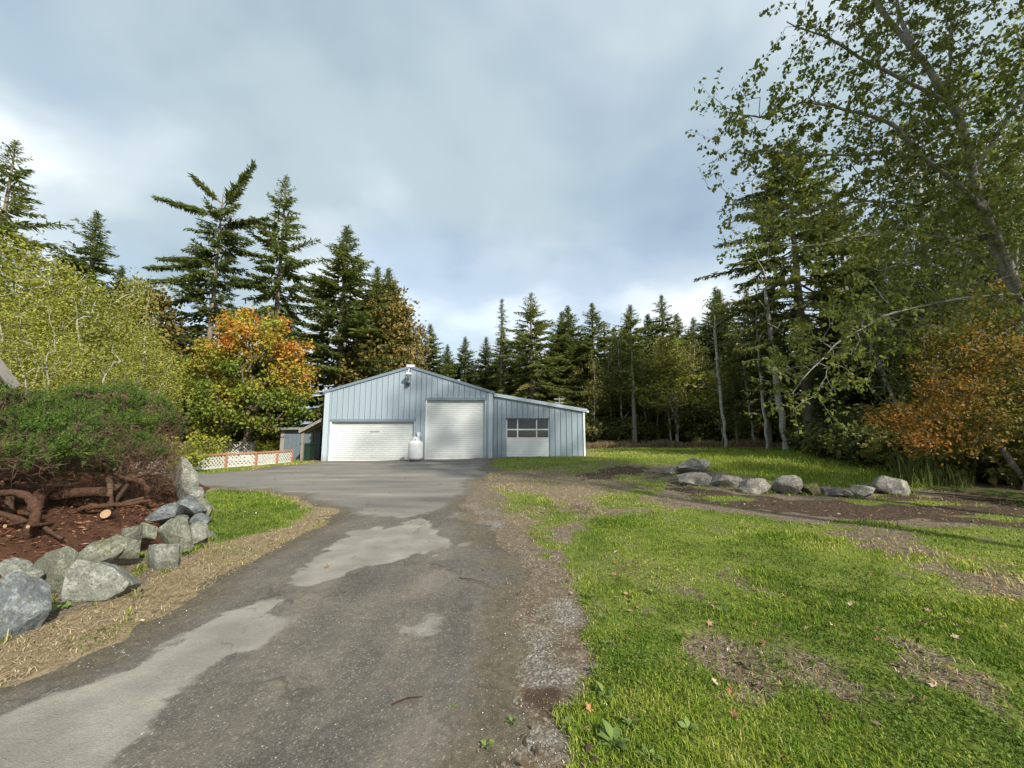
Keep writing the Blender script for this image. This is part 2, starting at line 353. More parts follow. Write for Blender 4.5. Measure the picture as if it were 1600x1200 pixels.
def masks(x, y):
    """how much of each ground cover lies at (x, y)"""
    n1, n2 = fbm(x * 1.3, y * 1.3, seed=3), fbm(x * 5, y * 5, seed=9)
    r = np.hypot(x, y); g = np.clip(r / 12, 0.35, 2.0)
    ed = lambda k, amp=0.35, w=0.25: sstep(-w, w, sdf(x, y, Z[k]) / g + n1 * amp * 2.2 + n2 * amp * 1.2)
    bare = np.maximum.reduce([ed(k, 0.5, 0.5) for k in ('bare1', 'bare2', 'bare3', 'bare4', 'bare5')])
    patch = sstep(0.05, 0.40, fbm(x * 0.9 + y * 0.5, y * 0.55 - x * 0.25, seed=21) + 0.5 * n2)
    lawn = ed('lawn', 0.4, 0.3) * (1 - 0.85 * bare) * (1 - 0.45 * patch * sstep(1.5, 4.5, r)) * (1 - 0.35 * sstep(0.0, 0.4, fbm(x * 2.3, y * 2.3, seed=23)))
    mid = ed('mid') * sstep(-0.25, 0.3, fbm(x * 0.7, y * 0.4, seed=31) + 0.4 * n2)
    grass = np.maximum.reduce([lawn, mid * 0.7, ed('strip') * 0.75, ed('field') * 0.95, ed('patchgrass', 0.25), ed('fringe', 0.2, 0.15) * 0.6])
    dirtb = ed('dirtband', 0.5, 0.3) * (1 - 0.75 * sstep(0.05, 0.4, fbm(x * 0.9, y * 1.3, seed=26) + 0.3 * n2))
    grass = np.maximum(grass, 0.85 * ed('dirtband', 0.3) * sstep(0.1, 0.4, fbm(x * 0.9, y * 1.3, seed=26) + 0.3 * n2))
    grass = grass * (1 - 0.85 * dirtb * sstep(-0.25, 0.15, n1 + 0.2)) * (1 - 0.9 * ed('track', 0.3))
    grass = np.maximum(grass, 0.30 * ed('dry', 0.25) * sstep(0.0, 0.4, fbm(x * 2.1, y * 2.1, seed=24)))
    dry = np.maximum(ed('dry', 0.25) * (1 - ed('patchgrass', 0.25)), 0.45 * ed('mid') + 0.6 * ed('strip') * (1 - grass))
    wood = sstep(30, 42, y + 0.4 * np.abs(x - 5)) * (1 - ed('field'))
    wood = np.maximum(wood, sstep(9.5, 12.5, x + n1) * (1 - ed('field')) * (1 - ed('lawn')) )
    sda = sdf(x, y, Z['asphalt']); stone = np.exp(-((sda + 0.25) / 0.5) ** 2) * (x > -1.5) * (0.25 + 0.42 * sstep(-0.1, 0.5, fbm(x * 1.9, y * 1.9, seed=67))) * sstep(16, 8, r)
    return dict(stone=stone, grass=np.clip(grass, 0, 1), dry=np.clip(dry, 0, 1), mulch=np.clip(np.maximum.reduce([dirtb, 0.8 * ed('track'), 0.62 * ed('mud', 0.5, 0.45) * sstep(-0.3, 0.2, n2 + n1), 0.5 * ed('mud2', 0.5, 0.5) * sstep(-0.2, 0.3, n2 + n1)]), 0, 1), wood=np.clip(wood, 0, 1), bare=bare)
def relief(x, y):
    r = np.hypot(x, y)
    z = 0.012 * fbm(x * 2.2, y * 2.2, seed=5) + 0.05 * fbm(x * 0.35, y * 0.35, seed=6) * sstep(4, 14, r)
    z = z + 0.03 * fbm(x * 5.5, y * 5.5, seed=7) * sstep(-0.3, 0.15, sdf(x, y, Z['mud']))
    sd = sdf(x, y, Z['asphalt'])
    z = z * sstep(0.6, -0.6, sd) - 0.02 * sstep(-0.4, 0.2, sd)
    bare = np.maximum(sdf(x, y, Z['bare1']), sdf(x, y, Z['bare2']))
    return z - 0.035 * sstep(-0.15, 0.2, bare)
def mound(x, y):
    sd = sdf(x, y, MOUND); return sstep(0.0, 0.9, sd) * 0.5 + 0.5 * sstep(0.5, 3.5, sd)
MOUND = [(-5.2, -6), (-5.15, 3.6), (-4.9, 4.8), (-4.75, 5.9), (-5.0, 6.6), (-5.9, 7.9), (-7.4, 10.0), (-8.6, 12.0), (-11, 13.2), (-30, 13.5), (-30, -6)]
def gz(x, y): return terrain(x, y) + relief(np.asarray(x, float), np.asarray(y, float))

def sinh_grid(a, lo, hi, n, c=0.0):
    u = np.linspace(math.asinh((lo - c) / a), math.asinh((hi - c) / a), n); return c + a * np.sinh(u)
gx = sinh_grid(3.2, -420, 420, 400, -0.5)
gy = np.concatenate([np.linspace(-120, -2, 8), sinh_grid(3.5, -1.0, 700, 380, 2.0)])
GX, GY = np.meshgrid(gx, gy); nx, ny = len(gx), len(gy)
fx, fy = GX.ravel(), GY.ravel(); gzv = terrain(fx, fy) + relief(fx, fy)
mk = masks(fx, fy)
ii = (np.arange(ny - 1)[:, None] * nx + np.arange(nx - 1)[None]).ravel()
GF = np.stack([ii, ii + 1, ii + nx + 1, ii + nx], 1)

t = NT('ground_cover')
gn, gn2, gn3 = t.noise(9, 6, 0.65), t.noise(45, 5, 0.7), t.noise(1.2, 4)
fine = t.math('ADD', t.math('MULTIPLY', gn, 0.5), t.math('MULTIPLY', gn2, 0.5))
soil = t.ramp(fine, [(0.3, (0.06, 0.043, 0.028)), (0.5, (0.13, 0.10, 0.068)), (0.72, (0.27, 0.22, 0.155))])
peb = t.ramp(t.voro(55, 'Color'), [(0.72, 0.0), (0.78, 1.0)])
soil = t.mix(t.math('MULTIPLY', peb, 0.55), soil, (0.34, 0.31, 0.27))
grassc = t.ramp(t.math('ADD', t.math('MULTIPLY', fine, 0.7), t.math('MULTIPLY', gn3, 0.3)), [(0.3, (0.06, 0.08, 0.016)), (0.5, (0.13, 0.165, 0.03)), (0.7, (0.23, 0.25, 0.06))])
dryc = t.ramp(fine, [(0.3, (0.10, 0.072, 0.042)), (0.55, (0.25, 0.195, 0.12)), (0.75, (0.40, 0.33, 0.22))])
mulc = t.ramp(fine, [(0.32, (0.028, 0.02, 0.014)), (0.55, (0.075, 0.052, 0.036)), (0.75, (0.17, 0.125, 0.09))])
woodc = t.ramp(fine, [(0.3, (0.035, 0.03, 0.016)), (0.55, (0.085, 0.072, 0.035)), (0.75, (0.17, 0.14, 0.075))])
jit = t.math('MULTIPLY', t.math('SUBTRACT', fine, 0.5), 0.9)
def soft(a): return t.ramp(t.math('ADD', t.attr(a), jit), [(0.35, 0.0), (0.62, 1.0)])
c = t.mix(soft('wood'), soil, woodc); c = t.mix(soft('dry'), c, dryc); c = t.mix(soft('mulch'), c, mulc); c = t.mix(soft('stone'), c, t.ramp(t.voro(75, 'Color'), [(0.2, (0.085, 0.078, 0.066)), (0.6, (0.19, 0.178, 0.155)), (0.95, (0.46, 0.44, 0.40))])); c = t.mix(soft('grass'), c, grassc)
nm = t.bump(gn, 0.6, 0.05); nm = t.bump(gn2, 0.7, 0.02, nm)
M['ground'] = t.pbr(c, 0.92, normal=nm, spec=0.15)
ground = obj('ground', npmesh('ground', np.stack([fx, fy, gzv], 1), GF, {k: mk[k] for k in ('grass', 'dry', 'mulch', 'wood', 'stone')}, True), M['ground'])
tag(ground, 'rough yard ground of soil, turf and forest floor', 'ground', kind='structure')

# driveway: a thin worn asphalt sheet that thins out under the soil along its ragged edges
edge = sdf(fx, fy, Z['asphalt']) + 0.42 * fbm(fx * 1.3, fy * 1.3, seed=41) * np.clip(np.hypot(fx, fy) / 8, 0.6, 1.6) + 0.16 * fbm(fx * 6, fy * 6, seed=42)
def crisp(k, amp, w): return sstep(-w, w, sdf(fx, fy, Z[k]) + amp * fbm(fx * 3, fy * 3, seed=51) + amp * 0.5 * fbm(fx * 9, fy * 9, seed=52))
pale = np.maximum.reduce([crisp('pale1', 0.30, 0.22), crisp('pale2', 0.30, 0.20), 0.6 * crisp('pale3', 0.4, 0.3), 0.8 * crisp('pale4', 0.1, 0.08), 0.6 * crisp('pale5', 0.3, 0.3)])
pad = crisp('pad', 0.35, 0.25)
keep = (edge.reshape(ny, nx) > -0.45)
fk = keep.ravel()[GF].all(1); dF = GF[fk]; used = np.unique(dF); remap = np.full(nx * ny, -1); remap[used] = np.arange(len(used))
dz = gzv + np.clip(edge * 0.09, -0.02, 0.026)
t = NT('worn_asphalt')
a1, a2, a3 = t.noise(0.9, 7, 0.68, dist=0.5), t.noise(14, 5, 0.7), t.noise(90, 4, 0.7)
streak = t.noise(0.55, 6, 0.65, stretch=(0.35, 1.6, 1))
st1, st2 = t.voro(105, 'Color'), t.voro(210, 'Color')
dark = t.ramp(t.math('ADD', t.math('ADD', t.math('MULTIPLY', a1, 0.45), t.math('MULTIPLY', a2, 0.25)), t.math('MULTIPLY', t.noise(1.6, 5, 0.6, stretch=(1.5, 0.22, 1)), 0.3)), [(0.34, (0.040, 0.037, 0.033)), (0.45, (0.075, 0.068, 0.058)), (0.54, (0.12, 0.106, 0.086)), (0.66, (0.20, 0.175, 0.138))])
dark = t.mix(t.math('MULTIPLY', t.ramp(st1, [(0.74, 0.0), (0.82, 1.0)]), t.ramp(a1, [(0.35, 0.15), (0.6, 0.6)])), dark, (0.24, 0.228, 0.205))
dark = t.mix(t.math('MULTIPLY', t.ramp(st2, [(0.62, 0.0), (0.75, 1.0)]), 0.45), dark, (0.19, 0.18, 0.165))
palec = t.ramp(t.math('ADD', t.math('MULTIPLY', a3, 0.4), t.math('MULTIPLY', t.noise(2.5, 5), 0.6)), [(0.3, (0.145, 0.138, 0.122)), (0.5, (0.225, 0.214, 0.188)), (0.7, (0.33, 0.31, 0.265))])
padc = t.ramp(t.math('ADD', t.math('MULTIPLY', streak, 0.8), t.math('MULTIPLY', a3, 0.2)), [(0.32, (0.085, 0.08, 0.073)), (0.47, (0.16, 0.152, 0.14)), (0.56, (0.19, 0.18, 0.16)), (0.68, (0.30, 0.28, 0.24))])
jit = t.math('MULTIPLY', t.math('SUBTRACT', t.math('ADD', t.math('MULTIPLY', a2, 0.5), t.math('MULTIPLY', a3, 0.5)), 0.5), 0.55)
c = t.mix(t.ramp(t.math('ADD', t.attr('pad'), jit), [(0.3, 0.0), (0.7, 1.0)]), dark, padc)
wear = t.math('MULTIPLY', t.math('SUBTRACT', t.noise(2.6, 8, 0.75), 0.5), 1.1)
c = t.mix(t.ramp(t.math('ADD', t.math('ADD', t.attr('pale'), jit), wear), [(0.40, 0.0), (0.62, 0.95)]), c, palec)
crk = t.n('ShaderNodeTexNoise'); crk.inputs['Scale'].default_value = 4; t.l(t.coord(), crk.inputs['Vector'])
wv = t.n('ShaderNodeVectorMath', operation='MULTIPLY_ADD'); t.l(crk.outputs['Color'], wv.inputs[0]); wv.inputs[1].default_value = (0.5, 0.5, 0); t.l(t.coord(), wv.inputs[2])
c = t.mix(t.math('MULTIPLY', t.ramp(t.voro(0.85, vec=wv.outputs[0], feature='DISTANCE_TO_EDGE'), [(0.004, 1.0), (0.016, 0.0)]), t.ramp(t.noise(0.8, 3), [(0.48, 0.0), (0.6, 0.7)])), c, (0.05, 0.045, 0.035))
moss = t.ramp(t.math('ADD', t.attr('rim'), t.math('MULTIPLY', t.math('SUBTRACT', a1, 0.5), 1.4)), [(0.35, 0.0), (0.8, 0.6)])
c = t.mix(moss, c, t.ramp(a2, [(0.35, (0.05, 0.042, 0.024)), (0.65, (0.12, 0.095, 0.055))]))
c = t.mix(t.math('MULTIPLY', t.ramp(st1, [(0.86, 0.0), (0.9, 1.0)]), 0.4), c, (0.30, 0.285, 0.26))
nm = t.bump(a2, 0.35, 0.02); nm = t.bump(a3, 0.7, 0.008, nm); nm = t.bump(t.voro(105), 0.4, 0.006, nm)
M['asphalt'] = t.pbr(c, 0.88, normal=nm, spec=0.25)
rim = sstep(0.75, 0.0, edge)
drive = obj('driveway', npmesh('driveway', np.stack([fx, fy, dz], 1)[used], remap[dF], {'pale': pale[used], 'pad': pad[used], 'rim': rim[used]}, True), M['asphalt'])
tag(drive, 'worn patched asphalt driveway leading to the metal shop', 'driveway', kind='structure')

# planting mound behind the rock wall
mx_ = np.linspace(-30, -4.2, 150); my_ = np.linspace(-6, 13.6, 150); MX, MY = np.meshgrid(mx_, my_)
mz = mound(MX, MY); mzf = (terrain(MX, MY) - 0.06 + mz * 0.82 + 0.05 * fbm(MX * 2, MY * 2, seed=71) * mz + 0.015 * fbm(MX * 9, MY * 9, seed=72) * mz)
i2 = (np.arange(149)[:, None] * 150 + np.arange(149)[None]).ravel()
def mound_z(x, y):
    m = mound(np.asarray(x, float), np.asarray(y, float))
    return terrain(x, y) - 0.06 + m * 0.82 + 0.05 * fbm(np.asarray(x) * 2, np.asarray(y) * 2, seed=71) * m
t = NT('bark_mulch'); a, b = t.noise(6, 6, 0.7), t.noise(50, 4, 0.75, stretch=(1, 2.5, 1))
c = t.ramp(t.math('ADD', t.math('MULTIPLY', a, 0.45), t.math('MULTIPLY', b, 0.55)), [(0.33, (0.03, 0.015, 0.010)), (0.5, (0.085, 0.04, 0.024)), (0.7, (0.21, 0.11, 0.065))])
M['mulch_bed'] = t.pbr(c, 0.9, normal=t.bump(b, 0.9, 0.03), spec=0.15)
mb_o = obj('planting_mound', npmesh('planting_mound', np.stack([MX.ravel(), MY.ravel(), mzf.ravel()], 1), np.stack([i2, i2+1, i2+151, i2+150], 1), None, True), M['mulch_bed'])
tag(mb_o, 'raised planting bank of reddish bark mulch behind rock wall', 'planting bank', kind='structure')

# ------------------------------------------------------------------ metal shop building
def steel(name, base, streak=0.12, rough=0.42, dirt=0.5):
    t = NT(name); n = t.noise(0.8, 5, 0.6, stretch=(2.5, 1, 0.5)); m = t.noise(14, 4)
    c = t.mix(t.math('ADD', t.math('MULTIPLY', n, 0.7), t.math('MULTIPLY', m, 0.3)), tuple(x*(1-streak) for x in base), tuple(x*(1+streak) for x in base))
    sz = t.n('ShaderNodeSeparateXYZ'); t.l(t.coord(), sz.inputs[0])
    low = t.ramp(t.math('ADD', sz.outputs[2], t.math('MULTIPLY', t.math('SUBTRACT', t.noise(3, 4), 0.5), 0.5)), [(0.0, dirt), (0.45, 0.0)])
    c = t.mix(low, c, (0.17, 0.15, 0.12))
    return t.pbr(c, rough, 0.0, t.bump(t.noise(1.5, 2), 0.02, 0.05), 0.5)
M['steel_blue'] = steel('painted_blue_steel', (0.28, 0.345, 0.40))
M['steel_trim'] = steel('blue_grey_trim', (0.16, 0.215, 0.26), 0.1)
M['steel_pale'] = steel('pale_trim', (0.40, 0.47, 0.52), 0.08)
M['door_white'] = steel('roller_door_paint', (0.55, 0.585, 0.585), 0.05, 0.45, 0.35)
M['white_paint'] = plain('white_paint', (0.72, 0.74, 0.76), 0.5, var=0.08)
M['white_gloss'] = plain('tank_white', (0.74, 0.76, 0.78), 0.35, var=0.05)
M['black'] = plain('black_plastic', (0.02, 0.02, 0.022), 0.5)
M['dark_metal'] = plain('dark_metal', (0.06, 0.065, 0.07), 0.5, 0.3)
M['galv'] = plain('galvanised', (0.42, 0.44, 0.45), 0.4, 0.6)
M['roof_steel'] = steel('grey_roof_steel', (0.20, 0.235, 0.265), 0.12, 0.45, 0.0)
M['concrete'] = plain('concrete', (0.30, 0.28, 0.25), 0.85, var=0.25, bump=0.3)
M['interior'] = plain('interior_board', (0.09, 0.06, 0.045), 0.8, var=0.3)
t = NT('window_glass'); p = t.n('ShaderNodeBsdfPrincipled')
p.inputs['Base Color'].default_value = (0.75, 0.8, 0.8, 1); p.inputs['Roughness'].default_value = 0.03; p.inputs['Transmission Weight'].default_value = 1.0; p.inputs['IOR'].default_value = 1.45
t.l(p.outputs[0], t.out.inputs[0]); M['glass'] = t.m

FY = 24.2                                         # the front wall's distance
def fx_(px, py=690): return float(aty(px, py, FY)[0])
def fz_(py): return float(aty(640, py, FY)[2])
XL, XR, XE = fx_(505), fx_(769), fx_(915)
XP = (XL + XR) / 2 + 0.05
ZB = -0.14
ZEL, ZER, ZP = fz_(613), fz_(614), fz_(575)
shop = empty('metal_shop', ((XL + XR) / 2, FY, ZB)); tag(shop, 'blue-grey ribbed metal shop with two white roller doors', 'shop building')
def to(o_x=(XL + XR) / 2, o_y=FY, o_z=ZB): return np.array([o_x, o_y, o_z])
ORG = to()
def L(x, y, z): return (x - ORG[0], y - ORG[1], z - ORG[2])
def lbox(x0, x1, y0, y1, z0, z1, m=None): return (m or MB()).box(x0-ORG[0], x1-ORG[0], y0-ORG[1], y1-ORG[1], z0-ORG[2], z1-ORG[2])
def roofz(x): return ZEL + (ZP - ZEL) * (x - XL) / (XP - XL) if x <= XP else ZP + (ZER - ZP) * (x - XP) / (XR - XP)
DOORS = [(fx_(515), fx_(648), fz_(656)), (fx_(664), fx_(759), fz_(622.5))]
def panels(x0, x1, step, breaks, top, doors, y, parent, mat):
    xs = [x0]; stops = sorted([b for b in breaks if x0 < b < x1] + [x1])
    for s_ in stops:
        n = max(1, round((s_ - xs[-1]) / step)); a = xs[-1]; xs += [a + (s_ - a) * (k + 1) / n for k in range(n)]
    for a, b in zip(xs[:-1], xs[1:]):
        m_ = (a + b) / 2; zb = ZB - 0.1
        for d0, d1, dzz in doors:
            if d0 - 1e-3 < m_ < d1 + 1e-3: zb = dzz
        za, zb2 = top(a), top(b); mb = MB()
        mb.prism_xz([L(a, 0, zb)[::2], L(b - 0.016, 0, zb)[::2], L(b - 0.016, 0, top(b - 0.016))[::2], L(a, 0, za)[::2]], y - ORG[1], y + 0.05 - ORG[1])
        q = a + 0.012
        for rx, rw, rp in ((q, 0.05, 0.034), (a + (b - a) * 0.42, 0.022, 0.009), (a + (b - a) * 0.72, 0.022, 0.009)):
            zt = min(top(rx), top(rx + rw)) - 0.01; x_, w_ = rx - ORG[0], rw
            y_ = y - ORG[1]; z0, z1 = zb - ORG[2], zt - ORG[2]
            mb.add([(x_, y_-0.001, z0), (x_ + w_*0.3, y_ - rp, z0), (x_ + w_*0.7, y_ - rp, z0), (x_ + w_, y_-0.001, z0),
                    (x_, y_-0.001, z1), (x_ + w_*0.3, y_ - rp, z1), (x_ + w_*0.7, y_ - rp, z1), (x_ + w_, y_-0.001, z1)],
                   [(0,1,5,4), (1,2,6,5), (2,3,7,6), (0,3,2,1), (4,5,6,7)])
        mb.build('wall_panel', mat, parent)
LT = [(fx_(791), fx_(859.5), fz_(654))]
YL = FY + 0.45
ZL0, ZL1 = fz_(616.5), fz_(641)
def leanz(x): return ZL0 + (ZL1 - ZL0) * (x - XR) / (XE - XR)
panels(XL + 0.26, XR - 0.24, 0.335, [XP] + [d[0] for d in DOORS] + [d[1] for d in DOORS], roofz, DOORS, FY, shop, M['steel_blue'])
panels(XR, XE - 0.06, 0.335, [LT[0][0], LT[0][1]], leanz, LT, YL, shop, M['steel_blue'])
DEPTH = 14.0
bk = MB()
for x0_, x1_, zb_, tp_, y_ in [(XL + 0.26, DOORS[0][0], ZB - 0.1, roofz, FY), (DOORS[0][0], DOORS[0][1], DOORS[0][2], roofz, FY), (DOORS[0][1], DOORS[1][0], ZB - 0.1, roofz, FY), (DOORS[1][0], DOORS[1][1], DOORS[1][2], roofz, FY), (DOORS[1][1], XR - 0.24, ZB - 0.1, roofz, FY),
                             (XR, LT[0][0], ZB - 0.1, leanz, YL), (LT[0][0], LT[0][1], LT[0][2], leanz, YL), (LT[0][1], XE - 0.06, ZB - 0.1, leanz, YL)]:
    tops_ = [(x1_, tp_(x1_) - 0.02)] + ([(XP, ZP - 0.02)] if x0_ < XP < x1_ else []) + [(x0_, tp_(x0_) - 0.02)]
    bk.prism_xz([L(x0_, 0, zb_)[::2], L(x1_, 0, zb_)[::2]] + [L(a_, 0, b_)[::2] for a_, b_ in tops_], y_ + 0.052 - ORG[1], y_ + 0.07 - ORG[1])
bk.build('wall_backing', M['steel_blue'], shop)
def part(name, mat, mb): return mb.build(name, mat, shop)
part('corner_trim', M['steel_pale'], lbox(XL - 0.05, XL + 0.257, FY - 0.03, FY + 0.12, ZB - 0.1, roofz(XL + 0.05)))
part('corner_trim', M['steel_pale'], lbox(XR - 0.237, XR + 0.02, FY - 0.03, FY + 0.12, ZB - 0.1, roofz(XR - 0.02)))
part('side_wall', M['steel_blue'], lbox(XL - 0.02, XL + 0.04, FY + 0.125, FY + DEPTH, ZB - 0.1, ZEL - 0.02))
part('side_wall', M['steel_trim'], lbox(XR - 0.06, XR - 0.003, FY + 0.125, FY + DEPTH, ZB - 0.1, ZER - 0.02))
part('back_wall', M['steel_blue'], MB().prism_xz([L(x, 0, z)[::2] for x, z in ((XL+0.05, ZB), (XR-0.07, ZB), (XR-0.07, ZER-0.05), (XP, ZP-0.05), (XL+0.05, ZEL-0.05))], DEPTH - 0.1, DEPTH))
part('floor_slab', M['concrete'], lbox(XL + 0.05, XE - 0.1, FY + 0.15, FY + DEPTH - 0.12, ZB - 0.2, ZB + 0.05))
# roof slopes with standing seams, rake trim and ridge cap
def slope_roof(xa, za, xb, zb, y0, y1, th, name, mat, seams=9):
    a, b = L(xa, y0, za), L(xb, y0, zb); d = y1 - y0; mb = MB()
    mb.add([(a[0], a[1], a[2]), (b[0], b[1], b[2]), (b[0], b[1]+d, b[2]), (a[0], a[1]+d, a[2]),
            (a[0], a[1], a[2]+th), (b[0], b[1], b[2]+th), (b[0], b[1]+d, b[2]+th), (a[0], a[1]+d, a[2]+th)],
           [(0,3,2,1),(4,5,6,7),(0,1,5,4),(1,2,6,5),(2,3,7,6),(3,0,4,7)])
    for k in range(seams):
        yy = a[1] + d * (k + 0.5) / seams
        mb.bar((a[0], yy, a[2] + th + 0.018), (b[0], yy, b[2] + th + 0.018), 0.05, 0.04)
    o = part(name, mat, mb); return o
slope_roof(XL - 0.12, roofz(XL) - 0.05, XP, ZP, FY - 0.02, FY + DEPTH + 0.1, 0.05, 'roof', M['roof_steel'], 40)
slope_roof(XP, ZP, XR + 0.12, roofz(XR) - 0.05, FY - 0.02, FY + DEPTH + 0.1, 0.05, 'roof', M['roof_steel'], 40)
part('rake_trim', M['steel_trim'], MB().bar(L(XL - 0.14, FY - 0.05, roofz(XL) - 0.0), L(XP - 0.01, FY - 0.05, ZP + 0.06), 0.055, 0.15))
part('rake_trim', M['steel_trim'], MB().bar(L(XP + 0.01, FY - 0.051, ZP + 0.06), L(XR + 0.14, FY - 0.051, roofz(XR) - 0.0), 0.055, 0.15))
part('ridge_cap', M['white_paint'], lbox(XP - 0.24, XP + 0.24, FY - 0.10, FY + 0.12, ZP + 0.045, ZP + 0.2))
part('gutter', M['steel_pale'], MB().bar(L(XL - 0.17, FY + 0.05, ZEL - 0.1), L(XL - 0.17, FY + DEPTH, ZEL - 0.1), 0.12, 0.12))
# lean-to roof
slope_roof(XR + 0.03, ZL0 + 0.02, XE + 0.20, leanz(XE + 0.20) + 0.02, YL - 0.08, YL + DEPTH - 1, 0.05, 'lean_to_roof', M['roof_steel'], 38)
part('lean_to_fascia', M['steel_pale'], MB().bar(L(XR + 0.06, YL - 0.12, ZL0 + 0.03), L(XE + 0.21, YL - 0.12, leanz(XE + 0.2) + 0.03), 0.05, 0.2))
part('gutter', M['white_paint'], MB().bar(L(XE + 0.25, YL - 0.12, ZL1 - 0.06), L(XE + 0.25, YL + DEPTH - 1, ZL1 - 0.06), 0.12, 0.12))
part('downspout', M['white_paint'], lbox(XE - 0.05, XE + 0.06, YL - 0.07, YL + 0.03, ZB + 0.2, ZL1 - 0.02))
part('lean_to_side_wall', M['steel_blue'], lbox(XE - 0.06, XE - 0.003, YL + 0.055, YL + DEPTH - 1.2, ZB - 0.1, ZL1 - 0.01))
part('interior_wall', M['interior'], lbox(XR + 0.1, XE - 0.1, YL + 3.2, YL + 3.3, ZB, ZL1 + 0.25))
for k in range(3):
    part('interior_shelf', M['interior'], lbox(XR + 0.6, XE - 0.6, YL + 2.7, YL + 3.18, 0.7 + 0.55 * k, 0.74 + 0.55 * k))
# main roller doors
def roller(d0, d1, dz, zb, slats, name, label):
    root = bpy.data.objects.new(name, None)
    y = FY + 0.16; mb = MB(); prof = []
    h = (dz - 0.10 - (zb + 0.05)) / slats
    for k in range(slats):
        z = zb + 0.05 + k * h
        prof += [(0.0, z), (-0.012, z + h*0.15), (-0.016, z + h*0.5), (-0.012, z + h*0.88), (0.003, z + h*0.95)]
    prof.append((0.0, dz - 0.10)); n = len(prof)
    v = [L(d0 + 0.03, y + p, z) for p, z in prof] + [L(d1 - 0.03, y + p, z) for p, z in prof]
    mb.add(v, [(i, n + i, n + i + 1, i + 1) for i in range(n - 1)])
    me = bpy.data.meshes.new(name); me.from_pydata(mb.v, [], mb.f); me.update(); bpy.data.objects.remove(root)
    door = obj(name, me, M['door_white'], shop); door['label'] = label
    MBx = lambda nm, mat, m: m.build(nm, mat, door)
    MBx('bottom_bar', M['white_paint'], lbox(d0 + 0.03, d1 - 0.03, y - 0.04, y + 0.03, zb - 0.02, zb + 0.055))
    MBx('header_trim', M['steel_trim'], lbox(d0 - 0.04, d1 + 0.04, FY - 0.042, FY + 0.2, dz - 0.115, dz + 0.045))
    for s_, a in ((-1, d0), (1, d1)):
        MBx('jamb_trim', M['white_paint'] if s_ < 0 else M['steel_pale'], lbox(min(a, a - s_*0.06), max(a, a - s_*0.06), FY - 0.038, FY + 0.2, zb - 0.1, dz - 0.116))
    return door
d1o = roller(*DOORS[0], fz_(720.5), 19, 'roller_door', 'wide low white roller door behind the propane tank')
d2o = roller(*DOORS[1], fz_(718.0), 27, 'roller_door', 'tall square white roller door')
lx, lz = fx_(577), fz_(674)
MB().add([L(lx, FY + 0.118, lz - 0.035), L(lx + 0.55, FY + 0.118, lz - 0.035), L(lx + 0.55, FY + 0.118, lz + 0.035), L(lx, FY + 0.118, lz + 0.035)], [(0,1,2,3)]).build('maker_plate', plain('worn_plate', (0.30, 0.32, 0.31), 0.6, var=0.5, scale=30), d1o)
# glazed sectional door of the lean-to
x0, x1, zt = LT[0]; zb = fz_(714.5); yv = YL + 0.09
gd = part('glazed_door', M['white_paint'], MB().add([], [])) if False else None
zr = [fz_(684.6), fz_(671), fz_(655.5)]; xc = [x0 + 0.02, fx_(809), fx_(839.5), x1 - 0.02]
frame = MB()
for xq in xc: lbox(xq - 0.035, xq + 0.035, yv - 0.03, yv + 0.03, zr[0], zt - 0.03, frame)
for zq in zr[:2]: lbox(x0, x1, yv - 0.033, yv + 0.033, zq - 0.04, zq + 0.04, frame)
gdo = part('glazed_door', M['white_paint'], frame)
for i in range(3):
    for j in range(2):
        lbox(xc[i] + 0.036, xc[i+1] - 0.036, yv + 0.002, yv + 0.010, zr[j] + 0.041, (zr[j+1] - 0.041) if j == 0 else zt - 0.035).build('pane', M['glass'], gdo)
nb = 7
for k in range(nb):
    za, zb_ = zb + (zr[0] - 0.045 - zb) * k / nb, zb + (zr[0] - 0.045 - zb) * (k + 1) / nb
    lbox(x0 + 0.01, x1 - 0.01, yv - 0.03 - 0.004 * (k % 2), yv + 0.03, za + 0.004, zb_ - 0.006).build('board', M['white_paint'], gdo)
lbox(x0 - 0.05, x1 + 0.05, YL - 0.03, YL + 0.14, zt - 0.03, zt + 0.035).build('header_trim', M['dark_metal'], gdo)
lbox(x0 + 0.02, x1 - 0.02, yv + 0.05, yv + 0.06, zb - 0.08, zr[0] - 0.05).build('backing', M['dark_metal'], gdo)
# lamp, camera, service riser on the front wall
lxp = fx_(637.5)
m_ = MB(); m_.tube([L(lxp, FY - 0.02, fz_(579)), L(lxp, FY - 0.25, fz_(577.5)), L(lxp, FY - 0.38, fz_(580)), L(lxp, FY - 0.4, fz_(583))], 0.022, 8)
lamp = part('wall_lamp', M['white_paint'], m_)
MB().lathe([(0.0, 0.12), (0.10, 0.10), (0.20, 0.0), (0.215, -0.03), (0.19, -0.03)], 16, L(lxp, FY - 0.4, fz_(586))).build('lamp_shade', M['white_paint'], lamp, smooth=40)
MB().lathe([(0.12, 0.0), (0.13, -0.06), (0.08, -0.16), (0.0, -0.19)], 14, L(lxp, FY - 0.4, fz_(587))).build('bulb_cover', M['galv'], lamp, smooth=60)
cxp = fx_(635); part('security_camera', M['black'], MB().box(*[q for q in (L(cxp-0.1, FY-0.2, fz_(602))[0], L(cxp+0.1, 0, 0)[0], -0.24, -0.035, L(0, 0, fz_(602.5))[2], L(0, 0, fz_(598))[2])]))
sx = fx_(654.5); part('service_riser', M['galv'], MB().tube([L(sx, FY - 0.08, ZB), L(sx, FY - 0.08, fz_(682)), L(sx, FY - 0.08, fz_(677))], [0.025, 0.025, 0.05], 8))
part('meter_head', M['white_paint'], lbox(sx - 0.08, sx + 0.08, FY - 0.16, FY - 0.036, fz_(681.5), fz_(675.5)))
